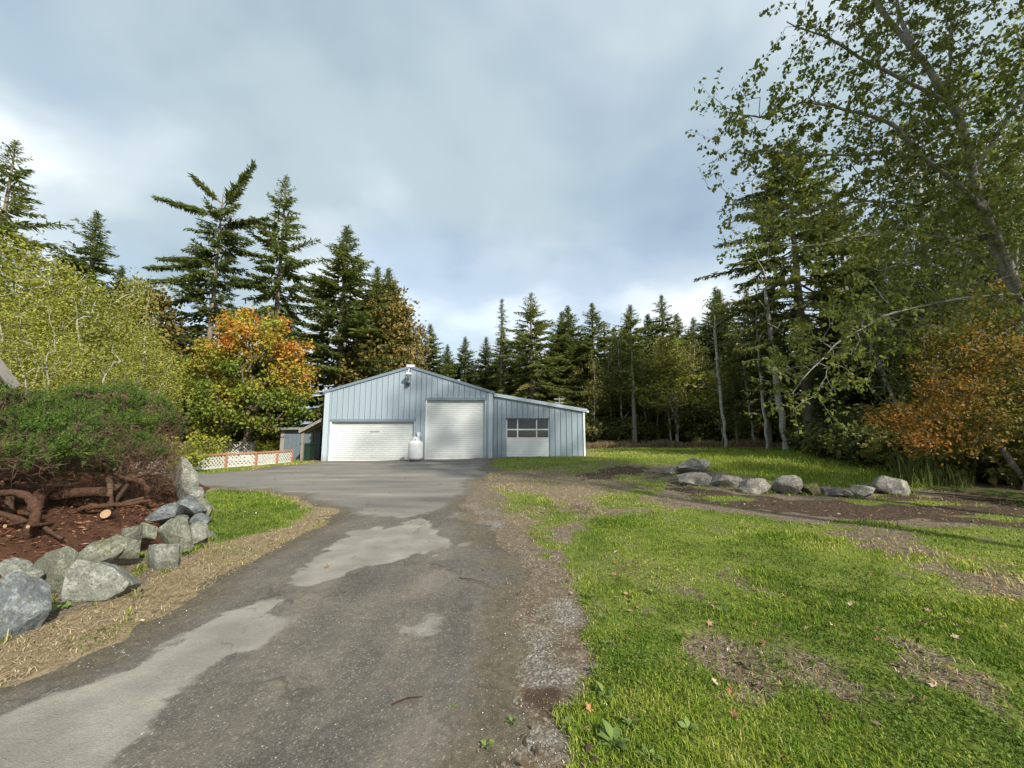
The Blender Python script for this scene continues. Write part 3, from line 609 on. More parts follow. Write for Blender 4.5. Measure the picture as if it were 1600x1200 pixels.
ao = empty('roof_antenna', tuple(aty(874, 634, FY + 5))); tag(ao, 'small grey antenna standing on the lean-to roof', 'antenna')
MB().tube([(0,0,-0.4),(0,0,0.62)], 0.03, 6).build('mast', M['galv'], ao)
for zq, wq in ((0.5, 0.38), (0.22, 0.33)): MB().bar((-wq, 0, zq), (wq, 0, zq), 0.035, 0.05).build('crossbar', M['galv'], ao)

# propane tank
tp = at(649.5, 720.8); TY = tp[1] = min(tp[1], FY - 0.65); tx = float(aty(649.5, 700, TY)[0])
tank = empty('propane_tank', (tx, TY, float(gz(np.array([tx]), np.array([TY]))[0]) + 0.0)); tag(tank, 'upright white propane tank between the two roller doors', 'propane tank')
MB().lathe([(0.0, 0.10), (0.30, 0.11), (0.385, 0.17), (0.41, 0.26), (0.41, 0.98), (0.39, 1.06), (0.33, 1.13), (0.22, 1.18), (0.0, 1.20)], 28).build('shell', M['white_gloss'], tank, smooth=40)
MB().lathe([(0.34, 0.12), (0.34, 0.0), (0.32, 0.0), (0.32, 0.12)], 24).build('foot_ring', M['dark_metal'], tank, smooth=40)
mb = MB()
for k in range(20):
    a0, a1 = 2*pi*k/20, 2*pi*(k+1)/20
    if k in (14, 15): zlo, zhi = 1.26, 1.40
    else: zlo, zhi = 1.13, 1.40
    if k in (3, 4, 5): continue
    v = [(r*cos(a), r*sin(a), z) for r in (0.20, 0.215) for a in (a0, a1) for z in (zlo, zhi)]
    mb.add(v, [(0,1,3,2),(4,6,7,5),(1,5,7,3),(0,2,6,4),(0,4,5,1),(2,3,7,6)])
mb.build('collar', M['white_gloss'], tank)
MB().tube([(0,0,1.17),(0,0,1.32)], 0.045, 10).build('valve', M['galv'], tank)
MB().tube([(0.05,0,1.26),(0.2,0.2,1.3),(0.24,0.5,1.35)], 0.014, 6).build('hose', M['black'], tank)
scuff = tank

# ------------------------------------------------------------------ shed, shelter and bin beside the shop
M['shed_blue'] = plain('dark_blue_grey_boards', (0.12, 0.155, 0.185), 0.7, var=0.25)
M['shed_trim'] = plain('weathered_trim', (0.26, 0.25, 0.23), 0.8, var=0.25)
M['old_wood'] = bark_mat('weathered_timber', (0.12, 0.10, 0.08), (0.34, 0.31, 0.27), stretch=(8, 8, 1.5), bump=0.3)
M['felt'] = plain('roofing_felt', (0.20, 0.20, 0.20), 0.9, var=0.2)
M['bin_green'] = plain('dark_green_plastic', (0.018, 0.04, 0.03), 0.45)
SY = 27.5
sp = lambda px, py, Y=SY: aty(px, py, Y)
shed = empty('garden_shed', (float(sp(466, 700)[0]), SY, float(terrain(-15, SY)) - 0.05)); tag(shed, 'dark blue-grey flat-roofed shed behind the lattice fence end', 'shed')
so_ = np.array(shed.location); sxa, sxb = float(sp(438, 700)[0]) - so_[0], float(sp(500, 700)[0]) - so_[0]; szt = float(sp(460, 671.5)[2]) - so_[2]
mb = MB().box(sxa, sxb, 0, 3.2, -0.1, szt); wall = mb.build('wall', M['shed_blue'], shed)
nbd = 9
for k in range(nbd):
    a = sxa + 0.25 + (sxb - sxa - 0.25) * k / nbd
    MB().box(a, a + (sxb - sxa - 0.25) / nbd - 0.012, -0.022, -0.002, -0.1, szt - 0.02).build('board', M['shed_blue'], wall)
MB().box(sxa - 0.02, sxa + 0.24, -0.03, -0.003, -0.1, szt).build('corner_board', M['shed_trim'], shed)
MB().box(sxa - 0.25, sxb + 0.1, -0.35, 3.4, szt + 0.003, szt + 0.16).build('roof', M['felt'], shed)
shel = empty('open_shelter', (float(aty(485, 700, 25)[0]), 25.0, float(terrain(-12.5, 25)) - 0.02)); tag(shel, 'sloped timber shelter roof on posts against the shop wall', 'shelter')
q = np.array(shel.location); loc = lambda px, py, Y: tuple(aty(px, py, Y) - q)
a, b = np.array(loc(467, 673, 24.7)), np.array(loc(503, 655, 24.7))
mb = MB(); mb.add([tuple(a), tuple(b), (b[0], b[1]+5, b[2]), (a[0], a[1]+5, a[2]), (a[0],a[1],a[2]+0.06), (b[0],b[1],b[2]+0.06), (b[0],b[1]+5,b[2]+0.06), (a[0],a[1]+5,a[2]+0.06)], [(0,3,2,1),(4,5,6,7),(0,1,5,4),(1,2,6,5),(2,3,7,6),(3,0,4,7)])
mb.build('roof', M['felt'], shel)
for k in range(6):
    yy = a[1] - 0.02 + k * 0.98
    MB().bar((a[0]+0.02, yy, a[2] - 0.08), (b[0]-0.06, yy, b[2] - 0.08), 0.06, 0.15).build('rafter', M['old_wood'], shel)
for px, Y in ((472.5, 24.9), (487.5, 26.3), (492, 28.5)):
    p0 = np.array(loc(px, 700, Y)); tz = a[2] + (b[2]-a[2]) * np.clip((p0[0]-a[0])/(b[0]-a[0]), 0, 1)
    MB().box(p0[0]-0.07, p0[0]+0.07, p0[1]-0.07, p0[1]+0.07, -0.1, tz - 0.16).build('post', M['old_wood'], shel)
bn = aty(480.5, 715, 25.6); bin_o = empty('wheelie_bin', (bn[0], 25.6, float(terrain(bn[0], 25.6)) - 0.02)); tag(bin_o, 'dark green wheeled rubbish bin under the timber shelter', 'rubbish bin')
MB().add([(-0.24,-0.24,0.06),(0.24,-0.24,0.06),(0.24,0.24,0.06),(-0.24,0.24,0.06),(-0.3,-0.33,1.0),(0.3,-0.33,1.0),(0.3,0.33,1.0),(-0.3,0.33,1.0)], [(0,3,2,1),(4,5,6,7),(0,1,5,4),(1,2,6,5),(2,3,7,6),(3,0,4,7)]).build('body', M['bin_green'], bin_o)
MB().box(-0.33, 0.33, -0.38, 0.36, 1.003, 1.09).build('lid', M['bin_green'], bin_o)
for s_ in (-1, 1): MB().tube([(s_*0.25, 0.22, 0.1), (s_*0.31, 0.22, 0.1)], 0.1, 12).build('wheel', M['black'], bin_o)

# ------------------------------------------------------------------ lattice fences
M['redwood'] = bark_mat('red_stained_rail', (0.26, 0.12, 0.075), (0.46, 0.25, 0.17), stretch=(2, 2, 2), bump=0.2)
M['lattice'] = plain('white_lattice', (0.56, 0.56, 0.52), 0.6, var=0.12)
def lattice_fence(pts, tops, label, rail_mat, post_mat, gap=0.20, drop=0.0):
    """posts at pts, stepping along the ground; one lattice panel and one rail between each pair"""
    P = [np.array([p[0], p[1], float(terrain(p[0], p[1])) - 0.02 - drop]) for p in pts]
    root = empty('lattice_fence', tuple(P[0])); tag(root, label, 'fence'); o = P[0]
    for p, tz in zip(P, tops):
        q = p - o; MB().box(q[0]-0.06, q[0]+0.06, q[1]-0.06, q[1]+0.06, -0.05 + q[2], q[2] + tz + 0.015).build('post', post_mat, root)
    for (p, tz), (p2, tz2) in zip(zip(P, tops), zip(P[1:], tops[1:])):
        a, b = p - o, p2 - o; ln = float(np.hypot(b[0]-a[0], b[1]-a[1])); d = (b - a) / ln
        MB().bar((a[0]+d[0]*.065, a[1]+d[1]*.065, a[2]+tz-0.04), (b[0]-d[0]*.065, b[1]-d[1]*.065, b[2]+tz2-0.04), 0.13, 0.085).build('top_rail', rail_mat, root)
        MB().bar((a[0]+d[0]*.065, a[1]+d[1]*.065, a[2]+0.06), (b[0]-d[0]*.065, b[1]-d[1]*.065, b[2]+0.06), 0.05, 0.06).build('bottom_rail', M['lattice'], root)
        mb = MB(); h = min(tz, tz2) - 0.17; n = int((ln + h) / gap); nrm = np.array([-d[1], d[0], 0])
        for sgn, off in ((1, 0.012), (-1, -0.012)):
            for k in range(1, n + 1):
                s0 = k * gap - h if sgn > 0 else k * gap
                s1 = s0 + sgn * h; z0, z1 = 0.09, 0.09 + h
                lo, hi = 0.065, ln - 0.065
                def clip(s0, z0, s1, z1):
                    if (s0 < lo and s1 < lo) or (s0 > hi and s1 > hi): return None
                    for _ in range(2):
                        if s0 < lo: z0 += (z1-z0)*(lo-s0)/(s1-s0); s0 = lo
                        if s0 > hi: z0 += (z1-z0)*(hi-s0)/(s1-s0); s0 = hi
                        s0, z0, s1, z1 = s1, z1, s0, z0
                    return s0, z0, s1, z1
                c_ = clip(s0, z0, s1, z1)
                if c_ is None or abs(c_[2]-c_[0]) < 0.04: continue
                A = a + d * c_[0] + nrm * off; B = a + d * c_[2] + nrm * off; A[2] = a[2] + d[2]*c_[0] + c_[1]; B[2] = a[2] + d[2]*c_[2] + c_[3]
                mb.bar(A, B, 0.012, 0.058)
        mb.build('lattice_panel', M['lattice'], root)
    return root
f1 = [at(205, 745)[:2], at(299, 736)[:2], at(351.5, 731)[:2], at(399, 727.5)[:2], at(431.5, 724.5)[:2], at(455, 722)[:2]]
lattice_fence(f1, [0.74]*6, 'low white lattice fence with red-brown rail beside the driveway', M['redwood'], M['redwood'])
f2 = [(float(aty(px, 700, 27.0)[0]), Y) for px, Y in ((225, 26.0), (306, 26.6), (376, 27.0), (394, 27.2))]
lattice_fence(f2, [1.15, 1.2, 1.25, 1.2], 'white lattice fence with weathered rail, farther back under the orange maple', M['old_wood'], M['shed_trim'])
f3 = [(float(aty(395, 700, 25.2)[0]), 25.2), (float(aty(413, 700, 24.9)[0]), 24.9), (float(aty(431, 700, 24.7)[0]), 24.7)]
lattice_fence(f3, [0.62]*3, 'short lattice fence with dark rail near the shed corner', M['old_wood'], M['old_wood'])

# ------------------------------------------------------------------ house corner at the far left
M['house_wall'] = plain('brown_siding', (0.13, 0.10, 0.075), 0.8, var=0.2)
he = aty(22, 604, 9.0); HX, HZ, SLP, RUN = float(he[0]), float(he[2]), 1.25, 3.4     # rear eave corner of a gabled house, ridge running left
hs = empty('house', (HX - 0.35, 9.0, float(mound_z(HX - 0.35, 9.0)) - 0.2)); tag(hs, 'corner of a house with grey sloping roof edge behind the juniper', 'house')
q = np.array(hs.location); ex, ez = HX - q[0], HZ - q[2]
mb = MB(); yz = [(-0.45, -0.3), (-0.45, ez + 0.3), (-RUN, ez + SLP * RUN - 0.3), (-2*RUN + 0.45, ez + 0.3), (-2*RUN + 0.45, -0.3)]
mb.add([(0, y, z) for y, z in yz] + [(-9, y, z) for y, z in yz], [(4,3,2,1,0), (5,6,7,8,9)] + [(i, (i+1) % 5, 5 + (i+1) % 5, 5 + i) for i in range(5)])
mb.build('wall', M['house_wall'], hs)
for s_ in (0, 1):
    y0, y1 = (0.0, -RUN) if s_ == 0 else (-2*RUN, -RUN - 0.003)
    MB().add([(ex, y0, ez), (-9.4, y0, ez), (-9.4, y1, ez + SLP*RUN), (ex, y1, ez + SLP*RUN), (ex, y0, ez+.1), (-9.4, y0, ez+.1), (-9.4, y1, ez + SLP*RUN+.1), (ex, y1, ez + SLP*RUN+.1)],
             [(0,3,2,1),(4,5,6,7),(0,1,5,4),(1,2,6,5),(2,3,7,6),(3,0,4,7)]).build('roof', M['felt'], hs)
    MB().bar((ex + 0.03, y0, ez - 0.02), (ex + 0.03, y1, ez + SLP*RUN - 0.02), 0.05, 0.2).build('rake_board', M['shed_trim'], hs)

# ------------------------------------------------------------------ rocks
def rock_mesh(seed, cuts=9, rough=0.10, lo=0.62, hi=0.92, sub=3):
    import bmesh
    bm = bmesh.new(); bmesh.ops.create_icosphere(bm, subdivisions=sub, radius=1.0)
    V = np.array([v.co[:] for v in bm.verts]); rng = np.random.default_rng(seed)
    N = norm(rng.normal(size=(cuts, 3))); D = rng.uniform(lo, hi, cuts)
    for n_, d_ in zip(N, D):
        k = V @ n_ - d_; V = V - np.maximum(k, 0)[:, None] * n_[None] * 0.94
    o = rng.uniform(0, 50, 3); W_ = V * 1.7 + o
    V = V * (1 + rough * fbm(W_[:, 0], W_[:, 1], W_[:, 2], seed=seed))[:, None]
    W_ = V * 6 + o; V = V * (1 + rough * 0.3 * fbm(W_[:, 0], W_[:, 1], W_[:, 2], seed=seed + 5))[:, None]
    V = V / np.abs(V).max(0)[None]
    for v, c_ in zip(bm.verts, V): v.co = c_
    me = bpy.data.meshes.new('rock'); bm.to_mesh(me); bm.free()
    me.polygons.foreach_set('use_smooth', [True]*len(me.polygons)); me.set_sharp_from_angle(angle=R(26)); return me
def boulder(pxl, pxr, pyt, pyb, mat, label, seed, Y=None, depth=0.8, rot=(0, 0), group=None, cuts=9, lo=0.62, sink=0.12, **kw):
    """a rock whose outline spans the given photo pixels, standing at its own distance"""
    pc = (pxl + pxr) / 2
    if Y is None: Y = float(at(pc, pyb)[1])
    a, b = aty(pxl, (pyt+pyb)/2, Y), aty(pxr, (pyt+pyb)/2, Y); top, bot = aty(pc, pyt, Y), aty(pc, pyb, Y)
    w, h = (b[0]-a[0]), top[2]-bot[2]; hh = h * (1 + sink)
    me = rock_mesh(seed, cuts, lo=lo, **kw); me.materials.append(mat)
    o = bpy.data.objects.new('boulder', me); COL.objects.link(o)
    o.scale = (w/2*1.05, w/2*depth*1.05, hh/2*1.05); o.location = ((a[0]+b[0])/2, Y + w*depth*0.35, top[2] - hh/2)
    o.rotation_euler = (R(rot[0]), R(rot[1]), 0); tag(o, label, 'boulder', group); return o
LW = 'boulders of the rock wall round the planting bank'
for a in [
    (-34, 56, 905, 992, 'rock_blue', 'large blue-grey boulder cut off by the left picture edge', 11, None, 0.8, (0, 4)),
    (-8, 46, 880, 915, 'rock_pale', 'small pale flat-topped rock on top of the blue-grey edge boulder', 12, 3.95, 0.8, (0, 8)),
    (48, 118, 852, 922, 'rock_green', 'pale upright slab in the rock wall, leaning left', 13, 4.15, 0.55, (8, 22)),
    (98, 162, 842, 890, 'rock_green', 'dark mossy rock behind and between the two big front slabs', 14, 4.65, 0.8, (0, -10)),
    (92, 195, 866, 940, 'rock_pale', 'broad grey sloping slab rising from the dry grass', 15, None, 0.7, (15, -22)),
    (155, 214, 841, 876, 'rock_green', 'flat olive rock wedged above the broad sloping slab', 16, 4.85, 0.8, (0, 12)),
    (211, 274, 851, 892, 'rock_pale', 'whitish rounded rock with moss spot low in the wall', 17, None, 0.8, (0, 5)),
    (186, 212, 824, 850, 'rock_green', 'small squarish rock at the mulch edge, left one of a pair', 18, 5.3, 0.8, (0, -15)),
    (208, 236, 820, 846, 'rock_green', 'small squarish rock at the mulch edge, right one of a pair', 19, 5.4, 0.8, (0, 20)),
    (242, 290, 808, 864, 'rock_green', 'big greenish upright boulder near the corner of the rock wall', 20, 5.45, 0.7, (0, 8)),
    (216, 276, 790, 816, 'rock_blue', 'blue-grey flat rock lying on the mulch above the green boulder', 21, 6.3, 0.8, (0, -8)),
    (248, 308, 774, 802, 'rock_blue', 'dark blue layered slab on top of the wall corner', 22, 6.7, 0.8, (0, 4)),
    (268, 286, 803, 820, 'rock_green', 'little wedge rock between dark slab and green boulder', 23, 6.1, 0.9, (0, 10)),
    (276, 312, 820, 850, 'rock_pale', 'white-veined angular rock low at the wall corner', 24, 5.7, 0.8, (0, 25)),
    (282, 306, 838, 862, 'rock_blue', 'small blue-grey rock at the foot of the wall corner', 25, 5.75, 0.8, (0, 0)),
    (294, 324, 778, 818, 'rock_green', 'brownish upright rock at the wall corner beside the lawn patch', 26, 6.9, 0.8, (0, -8)),
    (296, 322, 804, 830, 'rock_blue', 'square blue-grey block facing the lawn patch', 27, 6.35, 0.8, (0, 4)),
    (300, 324, 824, 854, 'rock_green', 'rounded brown rock at the grass beside the wall corner', 28, 6.1, 0.8, (0, 0)),
    (262, 302, 716, 778, 'rock_pale', 'tall pale grey standing slab in front of the lattice fence', 29, 8.6, 0.6, (0, 6)),
    (283, 314, 756, 785, 'rock_pale', 'pale grey rock at the foot of the standing slab', 30, 7.9, 0.8, (0, 0)),
]:
    boulder(a[0] - (0.05 * (a[1] - a[0]) if a[7] else 0), a[1] + (0.05 * (a[1] - a[0]) if a[7] else -4), a[2], a[3] + 2, M[a[4]], a[5], a[6], a[7], a[8], a[9], LW, cuts=22, lo=0.36, rough=0.10, sink=0.38 if a[7] is None else 0.18)
RW_ = 'boulders lining the dirt border'
for a in [
    (1043, 1060, 728, 742, 'rock_grey', 'small grey stone left of the boulder pile', 41, None),
    (1060, 1110, 716, 740, 'rock_grey', 'upper flat-topped boulder of the pile by the tyre tracks', 42, 14.6),
    (1086, 1112, 718, 736, 'rock_grey', 'low boulder behind the right of the pile', 43, 15.6),
    (1063, 1116, 733, 759, 'rock_grey', 'front boulder of the pile, broad pale face', 44, None),
    (1116, 1168, 740, 762, 'rock_grey', 'long pale boulder next to the pile', 45, None),
    (1162, 1210, 746, 771, 'rock_grey', 'knobbly brown-veined boulder, second right of the pile', 46, None),
    (1209, 1262, 743, 773, 'rock_grey', 'largest round grey boulder in the middle of the row', 47, None),
    (1259, 1292, 755, 774, 'rock_moss', 'yellow-brown mossy boulder beside the largest round one', 48, None),
    (1284, 1307, 760, 775, 'rock_grey', 'small dark stone beside the mossy boulder', 49, None),
    (1303, 1334, 762, 777, 'rock_grey', 'low grey stone between the small dark one and the long flat one', 50, None),
    (1330, 1380, 759, 778, 'rock_grey', 'long flat boulder near the right end of the row', 51, None),
    (1354, 1386, 756, 768, 'rock_grey', 'pale boulder peeping over the long flat one', 52, 11.4),
    (1382, 1432, 743, 774, 'rock_grey', 'pointed wedge boulder ending the row by the reeds', 53, None),
]:
    boulder(*a[:4], M[a[4]], a[5], a[6], a[7], 0.8, (0, {51: 3, 53: -18, 45: -6}.get(a[6], 0)), RW_, cuts=15, lo=0.46, rough=0.16, sink=0.25)

# ------------------------------------------------------------------ tree growing
def spread(pts, nodes0, par0, alpha=0.35, order=None):
    """join every point to a branching skeleton rooted in the given nodes (short links, short way to the root)"""
    P = [np.array(p, float) for p in nodes0]; par = list(par0); plen = []
    for i, p in enumerate(P): plen.append(0 if par[i] < 0 else plen[par[i]] + np.linalg.norm(p - P[par[i]]))
    N0 = len(P); A = np.zeros((N0 + len(pts), 3)); A[:N0] = P; PL = np.zeros(N0 + len(pts)); PL[:N0] = plen
    base = np.array(P); d0 = np.array([np.min(np.linalg.norm(base - q, axis=1)) for q in pts]); n = N0
    for i in np.argsort(d0):
        q = pts[i]; d = np.linalg.norm(A[:n] - q, axis=1); k = int(np.argmin(d + alpha * PL[:n] + 0.35 * np.maximum(A[:n, 2] - q[2], 0)))
        A[n] = q; PL[n] = PL[k] + d[k]; par.append(k); n += 1
    return A, np.array(par), N0
def skeleton(A, par, N0, r_tip, r_max, expo=0.5, sides=(7, 5, 3), min_r=None):
    n = len(A); cnt = np.ones(n)
    for i in range(n - 1, -1, -1):
        if par[i] >= 0: cnt[par[i]] += cnt[i]
    r = np.minimum(r_tip * cnt ** expo, r_max)
    e = np.where(par >= 0)[0]; P0, P1 = A[par[e]], A[e]; r1 = r[e]; r0 = np.minimum(r[par[e]], r1 * 1.5)
    V, F, b = [], [], 0
    ln = np.linalg.norm(P1 - P0, axis=1); mid = (P0 + P1) / 2; mid[:, 2] += 0.06 * ln; mid[:, :2] += (np.random.default_rng(n).random((len(e), 2)) - .5) * 0.12 * ln[:, None]
    rm = (r0 + r1) / 2
    for lo, hi, sd in ((r_tip * 6, 1e9, sides[0]), (r_tip * 2.5, r_tip * 6, sides[1]), (0, r_tip * 2.5, sides[2])):
        k = (r1 >= lo) & (r1 < hi)
        if k.any():
            for (a, c_, ra, rc) in ((P0[k], mid[k], r0[k], rm[k]), (mid[k], P1[k], rm[k], r1[k])):
                v, f = frusta(a, c_, ra, rc, sd); V.append(v); F.append(f + b); b += len(v)
    return np.concatenate(V), np.concatenate(F), cnt
def scatter_leaves(A, par, cnt, rng, per=10, size=0.15, spread_r=0.3, maxcnt=4, aspect=0.75, droop=0.2, tintf=None, along=True):
    k = np.where((cnt <= maxcnt) & (par >= 0))[0]; k = np.repeat(k, per); n = len(k)
    s = rng.random((n, 1)) ** 0.7; C = A[par[k]] * (1 - s) + A[k] * s + rng.normal(size=(n, 3)) * spread_r * np.array([1, 1, 0.8])
    D = norm(rng.normal(size=(n, 3)) + np.array([0, 0, -droop * 2])); N = norm(rng.normal(size=(n, 3)) * 0.7 + np.array([0, 0, 1.0]))
    Ls = size * rng.uniform(0.6, 1.3, n)
    tint = rng.normal(0.42, 0.17, n) if tintf is None else tintf(C, rng)
    return kites(C, D, N, Ls, Ls * aspect, np.clip(tint, 0.0, 1.0))
def trunk_path(H, seed, wob=0.03, n=10, lean=(0, 0)):
    rng = np.random.default_rng(seed); z = np.linspace(-0.2, H, n); q = np.cumsum(rng.normal(size=(n, 2)), 0) * wob * H / n
    return np.stack([q[:, 0] - q[0, 0] + lean[0]*z, q[:, 1] - q[0, 1] + lean[1]*z, z], 1)
def broadleaf(seed, H, crown, n_att=220, per=16, leaf=0.2, trunk_r=0.2, trunk_top=0.75, spread_r=0.35, r_tip=0.012, shell=0.55, stems=1, wob=0.04, maxcnt=4, aspect=0.8, alpha=0.3, tintf=None, clump=0.9, lean=(0,0), noise=0.35, nf=1.1):
    """crown: list of ellipsoids (cx, cy, cz, rx, ry, rz) -> trunk mesh, crown mesh"""
    rng = np.random.default_rng(seed); nodes, par = [], []
    for s_ in range(stems):
        l_ = lean if stems == 1 else (rng.normal() * 0.14, rng.normal() * 0.14)
        T = trunk_path(H * trunk_top * (1 if s_ == 0 else rng.uniform(0.7, 1)), seed * 7 + s_, wob, 9, l_)
        if stems > 1: T[:, :2] += rng.normal(size=2) * 0.2
        b = len(nodes); nodes += list(T); par += [-1 if s_ == 0 else 0] + list(range(b, b + len(T) - 1))
    pts = []; vol = np.array([c_[3]*c_[4]*c_[5] for c_ in crown]) ** 0.8; vol = vol / vol.sum()
    while len(pts) < n_att:
        c_ = crown[rng.choice(len(crown), p=vol)]; d = norm(rng.normal(size=3)); rr = rng.random() ** (1/3) if rng.random() > shell else rng.uniform(0.75, 1.0)
        o = rng.uniform(0, 1); rr *= 1 + noise * float(fbm(np.array([d[0]*nf*2 + seed]), np.array([d[1]*nf*2]), np.array([d[2]*nf*2]), seed=seed)[0])
        pts.append(np.array(c_[:3]) + d * np.array(c_[3:]) * rr)
    pts = np.array(pts); pts = pts[pts[:, 2] > 0.15]
    A, par, N0 = spread(pts, nodes, par, alpha)
    V, F, cnt = skeleton(A, par, N0, r_tip, trunk_r)
    me_t = npmesh('trunk', V, F, None, True)
    v, f, tt = scatter_leaves(A, par, cnt, rng, per, leaf, spread_r, maxcnt, aspect, tintf=tintf)
    return me_t, npmesh('crown', v, f, {'tint': tt})
def conifer(seed, H=20.0, Rr=3.6, base=0.12, dens=8.0, droop=0.25, prof=0.85, el=(-12, 40), spray=0.62, irr=0.35, hang=0.55, limbs=(), top_cut=1.0, gap=0.0, sw=0.27, tr=0.0125, lop=0.0, step=0.24, wob=0.012):
    rng = np.random.default_rng(seed); T = trunk_path(H, seed, wob, 16); zt = T[:, 2]
    tx_ = lambda z: np.array([np.interp(z, zt, T[:, 0]), np.interp(z, zt, T[:, 1]), z])
    rad = H * tr * np.clip(1 - zt / H, 0, 1) ** 0.85 + 0.02
    parts_t = [(*tube_np(T, rad, 8), np.zeros(len(T) * 8))]; B, D, N, Ls, Tn = [], [], [], [], []
    nb_ = int((H * (1 - base)) * dens); todo = []
    side = rng.uniform(0, 2*pi)
    for i in range(nb_):
        tt = (i + rng.random()) / nb_; z = H * (base + (top_cut - base) * tt ** 0.92)
        if gap and vn(np.array([z * 0.45]), np.array([seed * 3.1]), seed=seed)[0] < gap: continue
        az = i * 2.399963 + rng.normal() * 0.5
        ln = Rr * (max(0.02, 1 - tt) ** prof) * (1 - irr * rng.random()) * (1 + lop * cos(az - side)) * (0.55 + 0.45 * min(1, tt / 0.12)) * (0.68 + 0.64 * float(vn(np.array([z * 0.55 + seed]), np.array([az * 0.9]), seed=seed)[0])) + 0.12
        e = R(el[0] + (el[1] - el[0]) * tt ** 1.3 + rng.normal() * 7)
        todo.append((tx_(z), np.array([cos(az)*cos(e), sin(az)*cos(e), sin(e)]), ln, droop * (1 - 0.7 * tt), 1.0))
    for z0, tip, dr, sc in limbs:
        s = tx_(z0); v = np.array(tip) - s; ln = float(np.linalg.norm(v)); todo.append((s, v / ln, ln, dr, sc))
    for s, d, ln, dr, sc in todo:
        n = max(3, int(ln / step)); u = np.linspace(0.0, 1, n + 1)
        P = s + d * (u * ln)[:, None]; P[:, 2] += ln * (-dr * u ** 1.6 + dr * 0.45 * u ** 3)
        P += np.cumsum(rng.normal(size=P.shape), 0) * 0.012 * ln / n
        q = np.linspace(0, n, min(n + 1, 5)).astype(int); rb = max(0.012, 0.011 * ln) * sc
        v, f = tube_np(P[q], np.linspace(rb * 1.2, rb * 0.25, len(q)), 3); parts_t.append((v, f, np.zeros(len(v))))
        tg = norm(np.gradient(P, axis=0)); btint = rng.normal(0.45, 0.14)
        k = u > (0.10 if ln < 1.2 else 0.22); Pk, tk, uk = P[k], tg[k], u[k]; m = len(Pk)
        if m == 0: continue
        sd = norm(np.cross(tk, np.array([0, 0, 1.0])))
        for sg in (-1, 1, 0, 2):
            reps = (4 if sg in (-1, 1) else 2) * (2 if sc > 1.05 else 1)
            for _ in range(reps):
                j = rng.random((m, 1)) * step; pb = Pk - tk * j + rng.normal(size=(m, 3)) * 0.05 * sc
                if sg == 0: dd = tk + rng.normal(size=(m, 3)) * 0.25 + np.array([0, 0, 0.12])
                elif sg == 2:
                    dd = tk * 0.25 + rng.normal(size=(m, 3)) * 0.3 + np.array([0, 0, -1.0])
                    keep_ = rng.random(m) < hang * 2
                    if not keep_.any(): continue
                else: dd = tk * 0.75 + sd * sg * 0.9 + rng.normal(size=(m, 3)) * 0.25 + np.array([0, 0, -0.38])
                dd = norm(dd); l_ = spray * sc * (0.55 + 0.6 * (1 - uk)) * rng.uniform(0.6, 1.25, m) * min(1.0, 0.24 + ln / 2.4)
                nn = norm(rng.normal(size=(m, 3)) * 0.95 + np.array([0, 0, 0.8]))
                if sg == 2: pb, dd, l_, nn = pb[keep_], dd[keep_], l_[keep_] * 0.8, norm(rng.normal(size=(int(keep_.sum()), 3)))
                B.append(pb); D.append(dd); N.append(nn); Ls.append(l_); Tn.append(btint + rng.normal(size=len(pb)) * 0.12)
    V, F, _ = merge(parts_t)
    B, D, N, Ls, Tn = map(np.concatenate, (B, D, N, Ls, Tn))
    v, f, t_ = kites(B, D, N, Ls, Ls * sw, np.clip(Tn, 0, 1), 0.1, 0.4)
    return npmesh('trunk', V, F, None, True), npmesh('crown', v, f, {'tint': t_})
PROTO = {}
def tree(kind, loc, s, label, cat='tree', name='conifer_tree', group=None, rz=0.0, sxy=1.0, lean=(0, 0), leaf_m=None, bark_m=None):
    """a tree of the given kind: trunk and crown, meshes shared between trees of that kind"""
    mt, mc, bm_, lm_ = PROTO[kind]
    e = empty(name, loc, rz); e.scale = (s * sxy, s * sxy, s); e.rotation_euler = (lean[0], lean[1], rz); tag(e, label, cat, group)
    if leaf_m: mc = mc.copy(); mc.materials.clear(); mc.materials.append(leaf_m)
    obj('trunk', mt, bm_, e); obj('crown', mc, lm_, e); return e
def proto(kind, meshes, bark, leaf): PROTO[kind] = (*meshes, bark, leaf)
B_F, L_F = M['bark_fir'], M['fir']
proto('full', conifer(101, 20, 5.4, 0.06, 12, 0.22), B_F, L_F)
proto('full2', conifer(102, 20, 5.4, 0.08, 11, 0.30, el=(-18, 35), irr=0.5, hang=0.4), B_F, L_F)
proto('narrow', conifer(103, 20, 3.9, 0.06, 12, 0.2, prof=0.75), B_F, L_F)
proto('slim', conifer(104, 20, 1.55, 0.16, 9, 0.55, prof=0.6, el=(-35, 15), irr=0.6, hang=0.6, lop=0.2), B_F, L_F)
proto('layered', conifer(105, 20, 5.8, 0.14, 7.5, 0.30, prof=0.8, el=(-16, 38), irr=0.45, hang=0.35, gap=0.18), B_F, L_F)
proto('scraggy', conifer(106, 20, 4.8, 0.22, 8.0, 0.42, el=(-22, 30), irr=0.6, hang=0.7, gap=0.25, lop=0.3), B_F, L_F)
proto('hemlock', conifer(107, 20, 5.0, 0.32, 8.5, 0.45, prof=0.6, el=(-10, 30), irr=0.5, hang=0.8), B_F, L_F)
def by_top(px, py, Y, drop=0.0):
    p = aty(px, py, Y); z = float(terrain(p[0], Y)) - drop; return (p[0], Y, z), p[2] - z
CON = 'conifers along the skyline'
